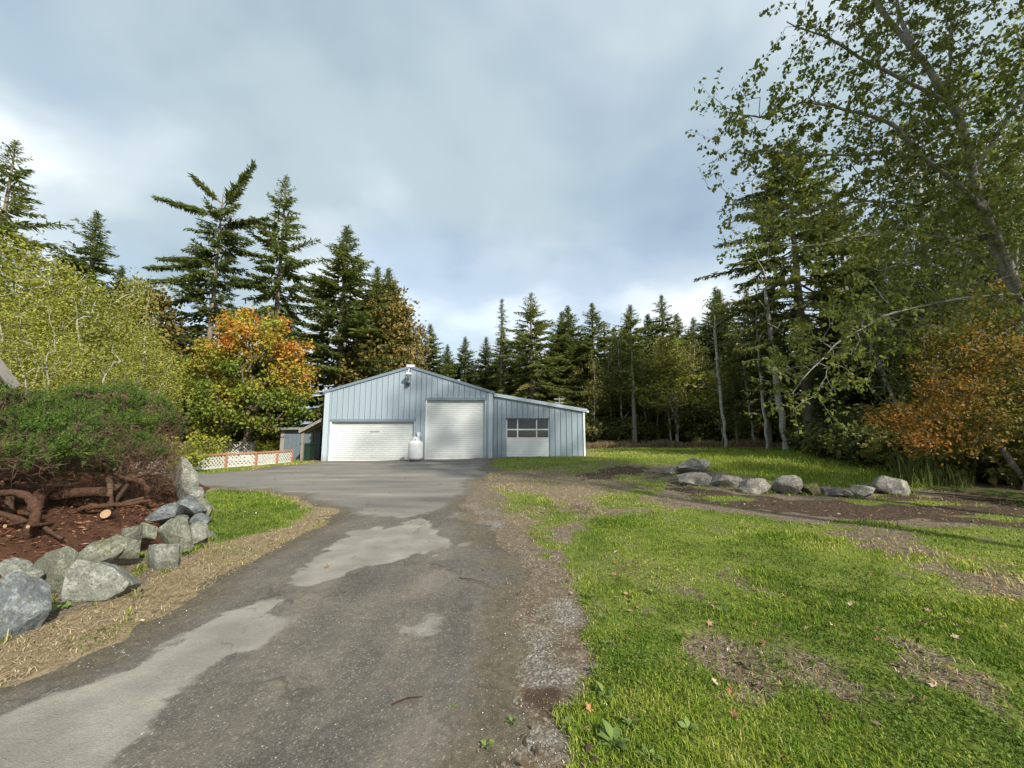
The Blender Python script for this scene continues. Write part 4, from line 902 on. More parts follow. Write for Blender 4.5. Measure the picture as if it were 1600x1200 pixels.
for px, py, Y, kind, sxy, lab in [
    (24, 222, 34, 'layered', 0.8, 'tall ragged fir at the left picture edge'),
    (152, 332, 36, 'full2', 1.05, 'pointed cedar-like conifer rising behind the pale alders'),
    (104, 398, 37, 'narrow', 1.0, 'shorter conifer tip left of the pointed one behind the alders'),
    (193, 418, 38, 'full', 1.0, 'shorter conifer tip to the right of the pointed one behind the alders'),
    (447, 277, 34, 'layered', 0.72, 'slender spired fir between the forked fir and the dense green one'),
    (541, 354, 37.0, 'full', 1.2, 'dense dark green fir behind the olive maple'),
    (588, 418, 39, 'narrow', 1.1, 'fir tip showing over the olive maple, left of two'),
    (606, 420, 39, 'narrow', 1.1, 'fir tip showing over the olive maple, right of two'),
    (672, 508, 44, 'full', 1.25, 'small full fir directly above the right slope of the shop roof'),
    (700, 540, 50, 'narrow', 1.2, 'small faint fir tip between two taller ones over the shop roof'),
    (726, 527, 50, 'full', 1.1, 'fir with twin shoulders over the right end of the shop roof'),
    (759, 527, 50, 'narrow', 1.1, 'small spired fir left of the very slim spire'),
    (783, 467, 46, 'slim', 1.25, 'very slim drooping spire of a fir over the shop'),
    (830, 459, 44, 'layered', 1.2, 'broad layered fir with open drooping boughs behind the lean-to roof'),
    (888, 479, 47, 'full', 1.2, 'full fir right next to the broad layered one'),
    (876, 488, 49, 'narrow', 1.2, 'fir tip just behind the full fir beside the layered one'),
    (925, 474, 47, 'full2', 1.2, 'tall pointed fir over the end of the lean-to roof'),
    (985, 477, 46, 'full', 1.25, 'broad fir standing over the clearing, left of the tallest far one'),
    (958, 512, 52, 'narrow', 1.2, 'lower fir filling the gap over the clearing'),
    (1010, 492, 52, 'narrow', 1.3, 'fir tip half hidden between two taller firs over the clearing'),
    (1033, 462, 50, 'full2', 1.1, 'tallest fir of the far row over the clearing'),
    (1057, 492, 54, 'narrow', 1.3, 'fir just right of the tallest far one'),
    (1082, 497, 54, 'full', 1.2, 'fir over the yellow alder at the woods edge'),
    (1116, 450, 44, 'full', 1.0, 'dark fir where the far row meets the nearer woods'),
]:
    loc, h = by_top(px, py, Y); tree(kind, loc, h / 20.0, lab, group=CON, rz=px * 0.37, sxy=sxy * (1.3 if kind != 'slim' else 1.1))
# forked fir on the left, with its long reaching top limbs
fp, fh = by_top(349, 300, 31); fo = np.array(fp)
q_ = lambda px, py, Y=31: tuple(aty(px, py, Y) - fo)
zf = lambda py: float(aty(345, py, 31)[2] - fo[2])
lim = [(zf(338), q_(243, 306), 0.05, 1.15), (zf(318), q_(301, 274), 0.03, 1.1), (zf(322), q_(397, 255), 0.0, 1.15), (zf(330), q_(385, 283, 30), 0.05, 1.0), (zf(352), q_(420, 336), 0.12, 1.1),
       (zf(350), q_(415, 352, 32.5), 0.15, 1), (zf(365), q_(292, 355, 29.5), 0.1, 1.0), (zf(410), q_(231, 414), 0.1, 1.15), (zf(405), q_(250, 398, 33), 0.1, 1.1), (zf(430), q_(232, 432), 0.15, 1.1),
       (zf(385), q_(425, 396), 0.12, 1.1), (zf(440), q_(425, 440), 0.15, 1.1), (zf(420), q_(275, 430, 28), 0.15, 1.1), (zf(455), q_(250, 470, 30), 0.2, 1.1), (zf(345), q_(320, 310, 29), 0.0, 1.0),
       (zf(335), q_(372, 318, 29), 0.0, 1), (zf(360), q_(395, 372, 29), 0.1, 1), (zf(395), q_(300, 380, 28.5), 0.1, 1)]
proto('forked', conifer(120, fh, 4.6, 0.12, 8.0, 0.3, prof=0.42, el=(-12, 25), irr=0.6, hang=0.9, limbs=lim, spray=0.62, sw=0.27, top_cut=0.93), B_F, L_F)
tree('forked', fp, 1.0, 'broad ragged fir with forked top reaching out both ways', group=CON)
# filler rows that close the woods
rng0 = np.random.default_rng(77); kinds = ['full', 'full2', 'narrow', 'narrow', 'scraggy']
for i, px in enumerate(np.arange(642, 1120, 22)):
    loc, h = by_top(px + rng0.normal() * 8, (560 if px < 780 else 522) + rng0.normal() * 12, 53 + rng0.random() * 9)
    tree(kinds[i % 5], loc, h / 20, 'dark conifer packed deep in the woods beyond the clearing', group='conifers massed beyond the clearing', rz=i * 1.7, sxy=2.0)
for i, px in enumerate(np.arange(1120, 1900, 42)):
    loc, h = by_top(px + rng0.normal() * 10, 455 - (px - 1120) * 0.10 + rng0.normal() * 22, 38 + rng0.random() * 8)
    tree(kinds[i % 5], loc, h / 20, 'dark conifer in the shaded woods behind the right-hand trees', group='conifers in the shaded woods behind the birch', rz=i * 2.1, sxy=1.25)
for i, px in enumerate(np.arange(-260, 480, 48)):
    loc, h = by_top(px + rng0.normal() * 10, 500 + rng0.normal() * 15, 40 + rng0.random() * 6)
    tree(kinds[i % 5], loc, h / 20, 'dark conifer screened by the alders and maples left of the shop', group='conifers behind the alders and maples', rz=i * 1.3, sxy=1.5)

# ------------------------------------------------------------------ broadleaf trees, left of the shop
def loc_at(px, Y, drop=0.05):
    x = float(aty(px, 690, Y)[0]); return (x, Y, float(terrain(x, Y)) - drop)
def ell(o, px, py, Y, wpx, hpx, dep=None):
    """an ellipsoid of crown around a photo position at distance Y, relative to the tree base o"""
    c_ = aty(px, py, Y) - np.array(o); k = Y / FPX
    return (c_[0], c_[1], c_[2], wpx * k, dep if dep else wpx * k, hpx * k)
o = loc_at(385, 27.5)
def tint_maple(C, rng):
    z = C[:, 2]; h = (z - z.min()) / (z.max() - z.min()); c_ = fbm(C[:, 0]*0.5, C[:, 1]*0.5, C[:, 2]*0.5, seed=8, oct=3)
    return np.clip(0.06 + 0.52 * h ** 1.4 + 0.75 * c_ - 0.018 * (C[:, 0] - C[:, 0].mean()) + rng.normal(0, 0.10, len(C)), 0, 1)
proto('orange_maple', broadleaf(201, 9.5, [ell(o, 400, 545, 27, 62, 55), ell(o, 335, 580, 26.5, 44, 55), ell(o, 452, 590, 28.5, 34, 50), ell(o, 380, 630, 26.5, 80, 40), ell(o, 425, 505, 28, 20, 24), ell(o, 372, 508, 27, 22, 24), ell(o, 300, 612, 26, 24, 30), ell(o, 345, 665, 26.5, 45, 18)],
      520, 54, 0.20, 0.24, 0.6, 0.27, r_tip=0.014, maxcnt=4, tintf=tint_maple, noise=0.85, shell=0.5, nf=1.6), M['bark_brown'], M['maple_orange'])
tree('orange_maple', o, 1.0, 'maple turning orange and yellow left of the shop', name='maple_tree')
o = loc_at(575, 38.9)
proto('olive_maple', broadleaf(202, 15, [ell(o, 596, 522, 39.5, 40, 62), ell(o, 628, 548, 39.5, 22, 80), ell(o, 562, 590, 38.6, 40, 50), ell(o, 595, 600, 39, 55, 60), ell(o, 616, 478, 40, 18, 36)],
      430, 60, 0.36, 0.32, 0.7, 0.55, r_tip=0.02, maxcnt=5), M['bark_brown'], M['maple_brown'])
tree('olive_maple', o, 1.0, 'big olive-brown maple standing behind the shop roof ridge', name='maple_tree')
o = loc_at(248, 30)
proto('brown_maple', broadleaf(203, 11, [ell(o, 240, 520, 30, 38, 60), ell(o, 262, 560, 30, 36, 60), ell(o, 228, 470, 30, 22, 26), ell(o, 262, 610, 29, 44, 55)], 260, 40, 0.3, 0.2, 0.7, 0.5, r_tip=0.016, maxcnt=5), M['bark_brown'], M['maple_brown'])
tree('brown_maple', o, 1.0, 'brownish maple between the pale alders and the orange maple', name='maple_tree')
o = loc_at(655, 42); proto('tip_maple', broadleaf(204, 9, [ell(o, 655, 530, 42, 9, 24), ell(o, 652, 570, 42, 14, 30)], 70, 24, 0.3, 0.12, 0.7, 0.4, r_tip=0.016, maxcnt=5), M['bark_brown'], M['maple_brown'])
tree('tip_maple', o, 1.0, 'thin brown maple shoot beside the small full fir', name='maple_tree')
# pale alders
def alder_mesh(seed, H, crown_w, stems=1, n=280, per=54, leaf=0.135, bottom=0.22, tr=0.085):
    rng = np.random.default_rng(seed); e = []
    for k in range(6):
        z = H * (bottom + (1 - bottom) * (k + 0.5) / 6); w = crown_w * (1.1 - 0.6 * abs((k - 1.6) / 4.5) - 0.07 * k) * rng.uniform(0.8, 1.15)
        e.append((rng.normal() * 0.25 * w, rng.normal() * 0.25 * w, z, w, w, H * 0.13))
    return broadleaf(seed, H, e, n, per, leaf, tr, 0.96, 0.33, r_tip=0.008, shell=0.3, stems=stems, wob=0.05, maxcnt=3, aspect=0.62, alpha=0.2)
proto('alder_a', alder_mesh(211, 10, 1.9, 2), M['bark_pale'], M['alder'])
proto('alder_b', alder_mesh(212, 10, 1.6), M['bark_pale'], M['alder'])
proto('alder_c', alder_mesh(213, 10, 2.1, 3), M['bark_pale'], M['alder'])
for i, (px, py, Y, kind, sxy, lab) in enumerate([
    (-70, 370, 19, 'alder_c', 1.0, 'pale yellow-green alder mostly cut off by the left picture edge'),
    (-10, 388, 20, 'alder_a', 1.1, 'pale yellow-green alder at the left picture edge over the roof corner'),
    (38, 384, 22, 'alder_b', 1.2, 'tallest pale alder, directly below the ragged edge fir'),
    (62, 430, 19, 'alder_c', 1.1, 'bushy pale alder over the middle of the juniper'),
    (98, 424, 23, 'alder_a', 1.1, 'pale alder below the shorter left conifer tip'),
    (140, 440, 21, 'alder_b', 1.25, 'pale alder in the middle of the alder thicket'),
    (172, 462, 20, 'alder_c', 1.1, 'bright alder with several white stems near the thicket end'),
    (215, 448, 23, 'alder_a', 1.0, 'tall thin alder at the right end of the thicket'),
    (236, 520, 19.5, 'alder_b', 1.2, 'low alder with drooping pale boughs next to the brownish maple'),
    (20, 500, 16.5, 'alder_a', 1.2, 'short yellow alder just behind the house roof corner'),
    (105, 530, 16.5, 'alder_c', 1.2, 'short bushy yellow alder right behind the juniper'),
    (185, 545, 17, 'alder_a', 1.2, 'short green alder behind the juniper top'),
]):
    loc, h = by_top(px, py, Y); tree(kind, loc, h / 10, lab, name='alder_tree', group='pale alders left of the yard', rz=i * 1.9, sxy=sxy)
# lime shrubs near the fences
def shrub_mesh(seed, w, h, n=90, per=26, leaf=0.11):
    return broadleaf(seed, h, [(0, 0, h*0.55, w, w*0.8, h*0.42), (w*0.45, 0, h*0.4, w*0.6, w*0.6, h*0.32), (-w*0.5, 0.1, h*0.42, w*0.55, w*0.6, h*0.34)], n, per, leaf, 0.04, 0.5, 0.15, r_tip=0.006, stems=4, maxcnt=4)
proto('shrub', shrub_mesh(221, 1.0, 1.5), M['bark_grey'], M['shrub_lime'])
proto('shrub2', shrub_mesh(222, 1.1, 1.4), M['bark_grey'], M['shrub_lime'])
for px, Y, s_, kind, lab in [
    (322, 22.0, 1.25, 'shrub', 'lime green shrub with reddish edge inside the lattice fence'),
    (408, 28.4, 0.95, 'shrub2', 'small bright lime shrub left of the shed'),
    (270, 17.5, 1.2, 'shrub2', 'lime shrub showing beyond the juniper tip'),
    (425, 29.0, 0.8, 'shrub', 'small yellow-green shrub against the shed corner'),
    (496, 31.5, 1.3, 'shrub2', 'sunlit shrub seen through the gap under the timber shelter')]:
    tree(kind, loc_at(px, Y), s_, lab, cat='shrub', name='shrub', rz=px)

# ------------------------------------------------------------------ woods edge beyond the clearing
proto('edge_alder', alder_mesh(231, 10, 1.5, 1, 190, 26, 0.19, 0.35, 0.075), M['bark_pale'], M['alder_far'])
proto('edge_alder2', alder_mesh(232, 10, 1.8, 1, 200, 26, 0.19, 0.3, 0.08), M['bark_pale'], M['alder_far'])
ORD = ['first', 'second', 'third', 'fourth', 'fifth', 'sixth', 'seventh', 'eighth', 'ninth', 'tenth', 'eleventh', 'twelfth', 'thirteenth']
for i, (px, py, Y) in enumerate(sorted([(927, 560, 42), (948, 545, 43.5), (968, 530, 42), (1005, 552, 43), (1022, 538, 42), (1042, 530, 40), (1060, 542, 41), (1078, 535, 42), (1096, 545, 40), (1120, 560, 38), (905, 560, 46), (1148, 520, 37), (1170, 540, 36)])):
    loc, h = by_top(px, py, Y); tree('edge_alder' if i % 2 else 'edge_alder2', loc, h / 10, ORD[i] + ' slender alder from the lean-to along the far woods edge', name='alder_tree', group='slender alders at the woods edge', rz=i * 2.3)
loc, h = by_top(1052, 528, 39.5); tree('edge_alder2', loc, h / 10, 'yellowing feathery alder at the woods edge under the far firs', name='alder_tree', rz=0.4, sxy=1.9, leaf_m=M['alder'])
loc, h = by_top(986, 520, 39.0)
proto('bare_trunk', conifer(241, 20, 2.6, 0.42, 6, 0.3, irr=0.6, tr=0.016), M['bark_grey'], M['fir']); tree('bare_trunk', loc, h / 20, 'conifer with pale bare crooked lower trunk at the clearing edge', rz=2.0, sxy=1.4)
proto('bush_a', shrub_mesh(251, 1.3, 2.0, 110, 26, 0.17), M['bark_brown'], M['bush']); proto('bush_b', shrub_mesh(252, 1.5, 1.7, 110, 26, 0.17), M['bark_brown'], leaf_mat('light_undergrowth_leaves', [(0.0, (0.09, 0.105, 0.03)), (0.6, (0.18, 0.185, 0.055)), (1.0, (0.32, 0.23, 0.09))], 0.4, 0.6, 0.5))
for i, px in enumerate(np.arange(920, 1290, 11)):
    Y = 43 - max(0, px - 1050) * 0.035 + rng0.normal() * 1.0
    tree('bush_a' if i % 2 else 'bush_b', loc_at(px + rng0.normal() * 4, Y), 1.0 + rng0.random() * 0.9, 'dark leafy undergrowth bush at the foot of the far woods', cat='bush', name='undergrowth_bush', group='bushes under the far woods', rz=i)
for i, (px, Y, s_) in enumerate([(500, 33, 1.3), (470, 32, 1.4), (440, 31.5, 1.5), (300, 30, 1.7), (240, 27, 1.6), (190, 23, 1.5), (120, 22, 1.6), (60, 21, 1.6), (380, 33, 1.6), (345, 31, 1.6)]):
    tree('bush_a' if i % 2 else 'bush_b', loc_at(px, Y), s_, 'dark undergrowth bush below the maples and alders left of the shop', cat='bush', name='undergrowth_bush', group='bushes under the left trees', rz=i * 2)

# ------------------------------------------------------------------ right-hand woods
NEAR = M['fir_near']
proto('big_fir', conifer(301, 23, 7.4, 0.24, 9, 0.3, prof=0.5, el=(-14, 26), irr=0.5, hang=0.8, spray=0.66, tr=0.0155, step=0.22, gap=0.08), M['bark_fir'], NEAR)
loc, h = by_top(1226, 235, 28.5); tree('big_fir', loc, h / 23, 'big fir with thick bare lower trunk right of the clearing', rz=0.6, sxy=1.12)
loc, h = by_top(1186, 470, 31); proto('lower_fir', conifer(302, 18, 4.6, 0.18, 9, 0.35, prof=0.6, hang=0.6, irr=0.5), M['bark_fir'], NEAR); tree('lower_fir', loc, h / 18, 'smaller drooping fir left of the big bare-trunked fir', rz=1.6)
loc, h = by_top(1305, 300, 33); tree('full2', loc, h / 20, 'tall drooping fir just right of the big bare-trunked fir', rz=5.2, sxy=1.2)
loc, h = by_top(1345, 380, 27); tree('lower_fir', loc, h / 18, 'mid-height fir over the dark cedars', rz=3.3, sxy=1.0)
loc, h = by_top(1365, 330, 36); tree('hemlock', loc, h / 20, 'hemlock filling in behind the big bare-trunked fir', rz=2.6, sxy=1.2)
loc, h = by_top(1140, 520, 33); tree('lower_fir', loc, h / 18, 'drooping fir with two thin pale stems at the clearing corner', rz=4.1, sxy=0.8)
def stem_tree(seed, H, r0, lean, bark, leafm, label, px, Y, n=70, per=14, crown_from=0.5, w=1.3, leaf=0.16):
    e = [(lean[0]*H*f, lean[1]*H*f, H*f, w, w, H*0.12) for f in np.linspace(crown_from, 0.98, 4)]
    proto(label, broadleaf(seed, H, e, n, per, leaf, r0, 1.0, 0.3, r_tip=r0 * 0.11, lean=lean, wob=0.008, maxcnt=3), bark, leafm)
    tree(label, loc_at(px, Y), 1.0, label, name='alder_tree')
stem_tree(311, 13, 0.21, (-0.045, 0), M['bark_pale'], M['alder_green'], 'pale straight trunk leaning left beside the big fir', 1226, 27.5)
stem_tree(312, 11, 0.10, (0.0, 0), M['bark_pale'], M['alder_green'], 'thin speckled white trunk left of the leaning pale one', 1197, 28.5)
stem_tree(313, 11, 0.12, (-0.03, 0), M['bark_pale'], M['alder_green'], 'slim white trunk in front of the clearing corner', 1133, 31)
stem_tree(314, 10, 0.09, (-0.05, 0), M['bark_pale'], M['alder_green'], 'thin crooked pale trunk between the clearing corner and white trunk', 1178, 32)
# dark cedars
proto('cedar', conifer(321, 12, 2.9, 0.02, 15, 0.5, prof=0.5, el=(0, 35), irr=0.4, hang=1.0, spray=0.5, sw=0.5, tr=0.02, step=0.18), M['bark_fir'], M['cedar'])
for px, py, Y, sxy, lab in [(1305, 470, 25, 0.9, 'dark cedar right behind the big fir trunk'), (1352, 430, 23, 1.0, 'dark dense cedar in the middle of the shaded corner'), (1405, 455, 21.5, 1.0, 'dark cedar beside the turning vine maple'),
                            (1290, 545, 22.5, 1.0, 'low dark cedar at the field edge under the fir'), (1455, 430, 22, 1.1, 'dark cedar mostly hidden behind the vine maple'), (1540, 400, 21, 1.2, 'dark cedar behind the birch trunk'), (1640, 400, 18, 1.2, 'dark cedar cut off by the right picture edge')]:
    loc, h = by_top(px, py, Y); tree('cedar', loc, h / 12, lab, name='cedar_tree', group='dark cedars on the right', rz=px, sxy=sxy)
# green alders behind the birch
proto('alder_g', alder_mesh(331, 12, 2.2, 2, 330, 34, 0.14, 0.2), M['bark_pale'], M['alder_green']); proto('alder_g2', alder_mesh(332, 12, 2.5, 1, 360, 36, 0.14, 0.15), M['bark_pale'], M['alder_green'])
for px, py, Y, kind, sxy, lab in [(1400, 345, 19, 'alder_g', 0.95, 'green alder with forked pale stem above the dark cedars'), (1470, 250, 17, 'alder_g2', 0.95, 'tall green alder behind the leaning birch'), (1570, 40, 15, 'alder_g2', 0.9, 'tall green alder filling the top corner of the picture'), (1430, 210, 22, 'alder_g2', 1.0, 'tall green alder seen through the birch limbs over the cedars'), (1510, 120, 20, 'alder_g', 1.1, 'tall green alder behind the upper birch trunk'), (1600, 180, 19, 'alder_g2', 1.1, 'green alder at the right picture edge behind the birch'),
                                  (1650, 60, 13, 'alder_g', 0.9, 'tall green alder half outside the right picture edge'), (1530, 330, 14.5, 'alder_g', 0.85, 'mid-height green alder between birch trunk and vine maple')]:
    loc, h = by_top(px, py, Y); tree(kind, loc, h / 12, lab, name='alder_tree', rz=px, sxy=sxy)
# vine maple
o = loc_at(1600, 11.2)
def tint_vine(C, rng):
    c_ = fbm(C[:, 0]*0.8, C[:, 1]*0.8, C[:, 2]*0.8, seed=18, oct=3); return np.clip(0.36 - 0.07 * (C[:, 0] - C[:, 0].mean()) + 0.55 * c_ + rng.normal(0, 0.13, len(C)), 0, 1)
proto('vine_maple', broadleaf(341, 5.2, [ell(o, 1535, 590, 11, 80, 80), ell(o, 1455, 665, 10.5, 66, 42), ell(o, 1575, 500, 11.5, 60, 68), ell(o, 1620, 610, 10.6, 70, 100), ell(o, 1500, 640, 10.5, 62, 55), ell(o, 1405, 655, 10.6, 34, 22), ell(o, 1500, 540, 11.5, 40, 50)],
      720, 42, 0.085, 0.07, 0.45, 0.17, r_tip=0.006, stems=5, maxcnt=4, tintf=tint_vine, shell=0.35), M['bark_grey'], M['vine_maple'])
tree('vine_maple', o, 1.0, 'turning orange-brown vine maple arching in from the right picture edge', name='vine_maple')
# leaning birch reaching over the sky
o = np.array(loc_at(1690, 8.8)); bY = 8.8
def pth(pts, Y0, Y1=None):
    Y1 = Y0 if Y1 is None else Y1; n = len(pts); return [aty(p[0], p[1], Y0 + (Y1 - Y0) * i / (n - 1)) - o for i, p in enumerate(pts)]
main = [np.array([0, 0, 0.0])] + pth([(1652, 600), (1610, 500), (1575, 430), (1541, 349), (1518, 265), (1500, 187), (1444, 97), (1387, 30), (1330, -60), (1290, -150)], 8.8, 8.2)
limbs = [(3, pth([(1600, 470), (1560, 372), (1519, 300), (1444, 240), (1406, 195), (1350, 169), (1275, 150), (1205, 172), (1150, 166)], 8.6, 7.8), 0.06),
         (2, pth([(1590, 460), (1507, 462), (1462, 467), (1394, 482), (1342, 503), (1297, 527), (1262, 560), (1225, 600)], 8.6, 7.8), 0.02),
         (4, pth([(1534, 375), (1425, 371), (1342, 375), (1260, 392), (1185, 388)], 8.7, 7.8), 0.026),
         (6, pth([(1444, 228), (1350, 250), (1256, 245), (1200, 238), (1155, 242)], 8.4, 8.0), 0.022),
         (7, pth([(1430, 85), (1400, -10), (1370, -90)], 8.3, 8.8), 0.05),
         (6, pth([(1490, 165), (1350, 90), (1290, 55), (1232, 38)], 8.3, 7.7), 0.04),
         (5, pth([(1530, 300), (1480, 140), (1490, 20), (1500, -100)], 8.6, 9.4), 0.05),
         (5, pth([(1520, 270), (1600, 150), (1650, 50)], 8.6, 8.0), 0.05),
         (4, pth([(1541, 349), (1440, 320), (1350, 310), (1240, 330), (1160, 338)], 8.8, 9.3), 0.024)]
nodes = [np.array(p) for p in main]; par = [-1] + list(range(len(main) - 1)); wood = []
wood.append(tube_np(np.array(main), np.linspace(0.13, 0.035, len(main)), 10))
rngb = np.random.default_rng(5)
for k, pts, r_ in limbs:
    b = len(nodes); pts = np.array(pts)
    u = np.linspace(0, 1, len(pts)); uu = np.linspace(0, 1, len(pts) * 3); pts = np.stack([np.interp(uu, u, pts[:, i]) for i in range(3)], 1)
    pts[2:] += np.cumsum(rngb.normal(size=pts[2:].shape) * 0.02, 0)
    nodes += list(pts); par += [k] + list(range(b, b + len(pts) - 1)); wood.append(tube_np(np.vstack([nodes[k], pts]), np.linspace(r_ * 1.15, 0.010, len(pts) + 1), 7))
NA = np.array(nodes); lo_ = len(main); pts = []
while len(pts) < 2300:
    k = rngb.integers(4, len(NA)); p = NA[k] + rngb.normal(size=3) * np.array([0.5, 0.5, 0.5]) + np.array([0.0, 0, 0.1]); pts.append(p)
for _ in range(1300):
    pts.append(aty(rngb.uniform(1330, 1700), rngb.uniform(-140, 400), rngb.uniform(7.6, 9.8)) - o)
pts = np.array(pts); near = np.array([np.min(np.linalg.norm(NA - q, axis=1)) for q in pts]); pts = pts[near < 1.15]
A, par, N0 = spread(pts, nodes, par, 0.12)
dd = np.linalg.norm(A[1:] - A[par[1:]], axis=1)
V, F, cnt = skeleton(A, par, N0, 0.0026, 0.014, 0.42)
TT = [(v, f, np.zeros(len(v))) for v, f in wood] + [(V, F, np.zeros(len(V)))]
V, F, _ = merge(TT); me_t = npmesh('trunk', V, F, None, True)
v, f, tt = scatter_leaves(A, par, np.where(np.arange(len(A)) < N0, 99, cnt), rngb, 11, 0.098, 0.045, 4, 0.72, droop=0.5)
proto('birch', (me_t, npmesh('crown', v, f, {'tint': tt})), bark_mat('shaded_birch_bark', (0.09, 0.08, 0.065), (0.36, 0.34, 0.30), stretch=(1.5, 1.5, 5)), M['alder_green'])
tree('birch', tuple(o), 1.0, 'leaning birch with pale trunk reaching left across the sky', name='birch_tree')
# bushes, reeds and ferns at the foot of the right-hand trees
for i, (px, Y, s_) in enumerate([(1262, 25, 0.9), (1290, 21, 0.9), (1320, 19, 1.0), (1350, 17.5, 1.05), (1385, 16, 1.0), (1420, 15, 1.1), (1460, 14, 1.0), (1500, 13.5, 1.1), (1560, 13, 1.2), (1620, 12, 1.3), (1340, 21, 1.4), (1400, 19, 1.5), (1470, 17, 1.6), (1545, 16, 1.8), (1640, 14, 1.8)]):
    tree('bush_b' if i % 2 else 'bush_a', loc_at(px, Y), s_, 'dark bramble bush in the shade under the cedars', cat='bush', name='bramble_bush', group='brambles under the cedars', rz=i * 1.4)
M['reed'] = leaf_mat('reed_leaves', [(0.0, (0.04, 0.06, 0.015)), (0.6, (0.10, 0.13, 0.03)), (1.0, (0.28, 0.24, 0.10))], 0.3, 1.0, 0.2)
def blades(n, rng, rad, h, w, bend, segs=3, tint=(0.5, 0.2)):
    B = rng.normal(size=(n, 3)) * rad; B[:, 2] = 0; az = rng.uniform(0, 2*pi, n); hh = h * rng.uniform(0.55, 1.1, n); bd = bend * rng.uniform(0.2, 1.2, n)
    d = np.stack([np.cos(az), np.sin(az), 0*az], 1); sd = np.stack([-np.sin(az), np.cos(az), 0*az], 1); V = []
    for k in range(segs + 1):
        u = k / segs; c_ = B + d * (bd * hh * u ** 2)[:, None] + np.array([0, 0, 1]) * (hh * (u - 0.25 * bd * u ** 2))[:, None]; ww = w * (1 - u ** 1.5) / 2
        V += [c_ - sd * ww, c_ + sd * ww]
    V = np.stack(V, 1).reshape(-1, 3); m = 2 * (segs + 1)
    F = np.concatenate([np.arange(n)[:, None] * m + np.array([2*k, 2*k+1, 2*k+3, 2*k+2])[None] for k in range(segs)])
    return V, F, np.repeat(np.clip(rng.normal(*tint, n), 0, 1), m)
rngr = np.random.default_rng(9)
for i, (px, Y, s_, lab) in enumerate([(1425, 11.8, 1.0, 'tall dark green reed clump behind the wedge boulder'), (1405, 12.4, 0.9, 'reed clump left of the tallest one behind the long flat boulder'), (1452, 12.0, 0.85, 'reed clump between the wedge boulder and the vine maple'), (1490, 11.6, 0.6, 'low reed tuft under the vine maple')]):
    v, f, tt = blades(90, rngr, 0.22, 1.25, 0.022, 0.35); r_ = empty('reed_clump', loc_at(px, Y)); r_.scale = (s_,)*3; tag(r_, lab, 'reeds', 'reeds behind the boulders')
    obj('leaves', npmesh('leaves', v, f, {'tint': tt}), M['reed'], r_)
M['fern'] = leaf_mat('fern_fronds', [(0.0, (0.03, 0.06, 0.012)), (0.6, (0.07, 0.12, 0.025)), (1.0, (0.15, 0.19, 0.05))], 0.3, 1.0, 0.1)
def fern(px, Y, s_, seed, lab):
    rng = np.random.default_rng(seed); root = empty('fern', loc_at(px, Y)); root.scale = (s_,)*3; tag(root, lab, 'fern')
    for k in range(11):
        az = k * 2.4 + rng.normal() * 0.2; n = 16; u = np.linspace(0.05, 1, n); ln = rng.uniform(0.6, 0.9)
        P = np.stack([np.cos(az)*u*ln*0.85, np.sin(az)*u*ln*0.85, ln*(0.9*u - 0.75*u**2)], 1); tg = norm(np.gradient(P, axis=0)); sd = norm(np.cross(tg, np.array([0, 0, 1.0])))
        Bs, Ds = np.concatenate([P, P]), np.concatenate([sd + tg*0.35, -sd + tg*0.35]); l_ = np.tile(0.15 * np.sin(pi * np.clip(u*0.95+0.05, 0, 1)) ** 0.7 + 0.01, 2)
        v, f, tt = kites(Bs, norm(Ds), norm(np.tile(np.array([[0, 0, 1.0]]), (2*n, 1)) + rng.normal(size=(2*n, 3))*0.15), l_, l_*0.3, np.clip(rng.normal(0.5, 0.12, 2*n), 0, 1))
        obj('frond', npmesh('frond', v, f, {'tint': tt}), M['fern'], root)
fern(1592, 9.2, 1.15, 1, 'fern at the right picture edge below the vine maple'); fern(1555, 10.2, 0.8, 2, 'small fern left of the edge fern'); fern(1478, 11.0, 0.7, 3, 'fern in the shade near the reeds')

# alders of the same wood that stand beside and behind the viewer and dapple the yard with shade
proto('shade_alder', alder_mesh(333, 25, 3.6, 1, 330, 40, 0.22, 0.45, 0.2), M['bark_pale'], M['alder_green'])
for i, (x, y, s_, w_, lab) in enumerate([(10.2, 1.2, 1.04, 0.9, 'tall alder close beside the viewer, outside the picture'), (13.6, 2.4, 1.02, 1.0, 'tall alder past the close one, outside the picture'), (17.0, 1.6, 1.06, 0.9, 'tall alder farthest out beside the viewer, outside the picture')]):
    tree('shade_alder', (x, y, -0.05), s_, lab, name='alder_tree', group='alders outside the picture', rz=i * 2.2, sxy=w_)

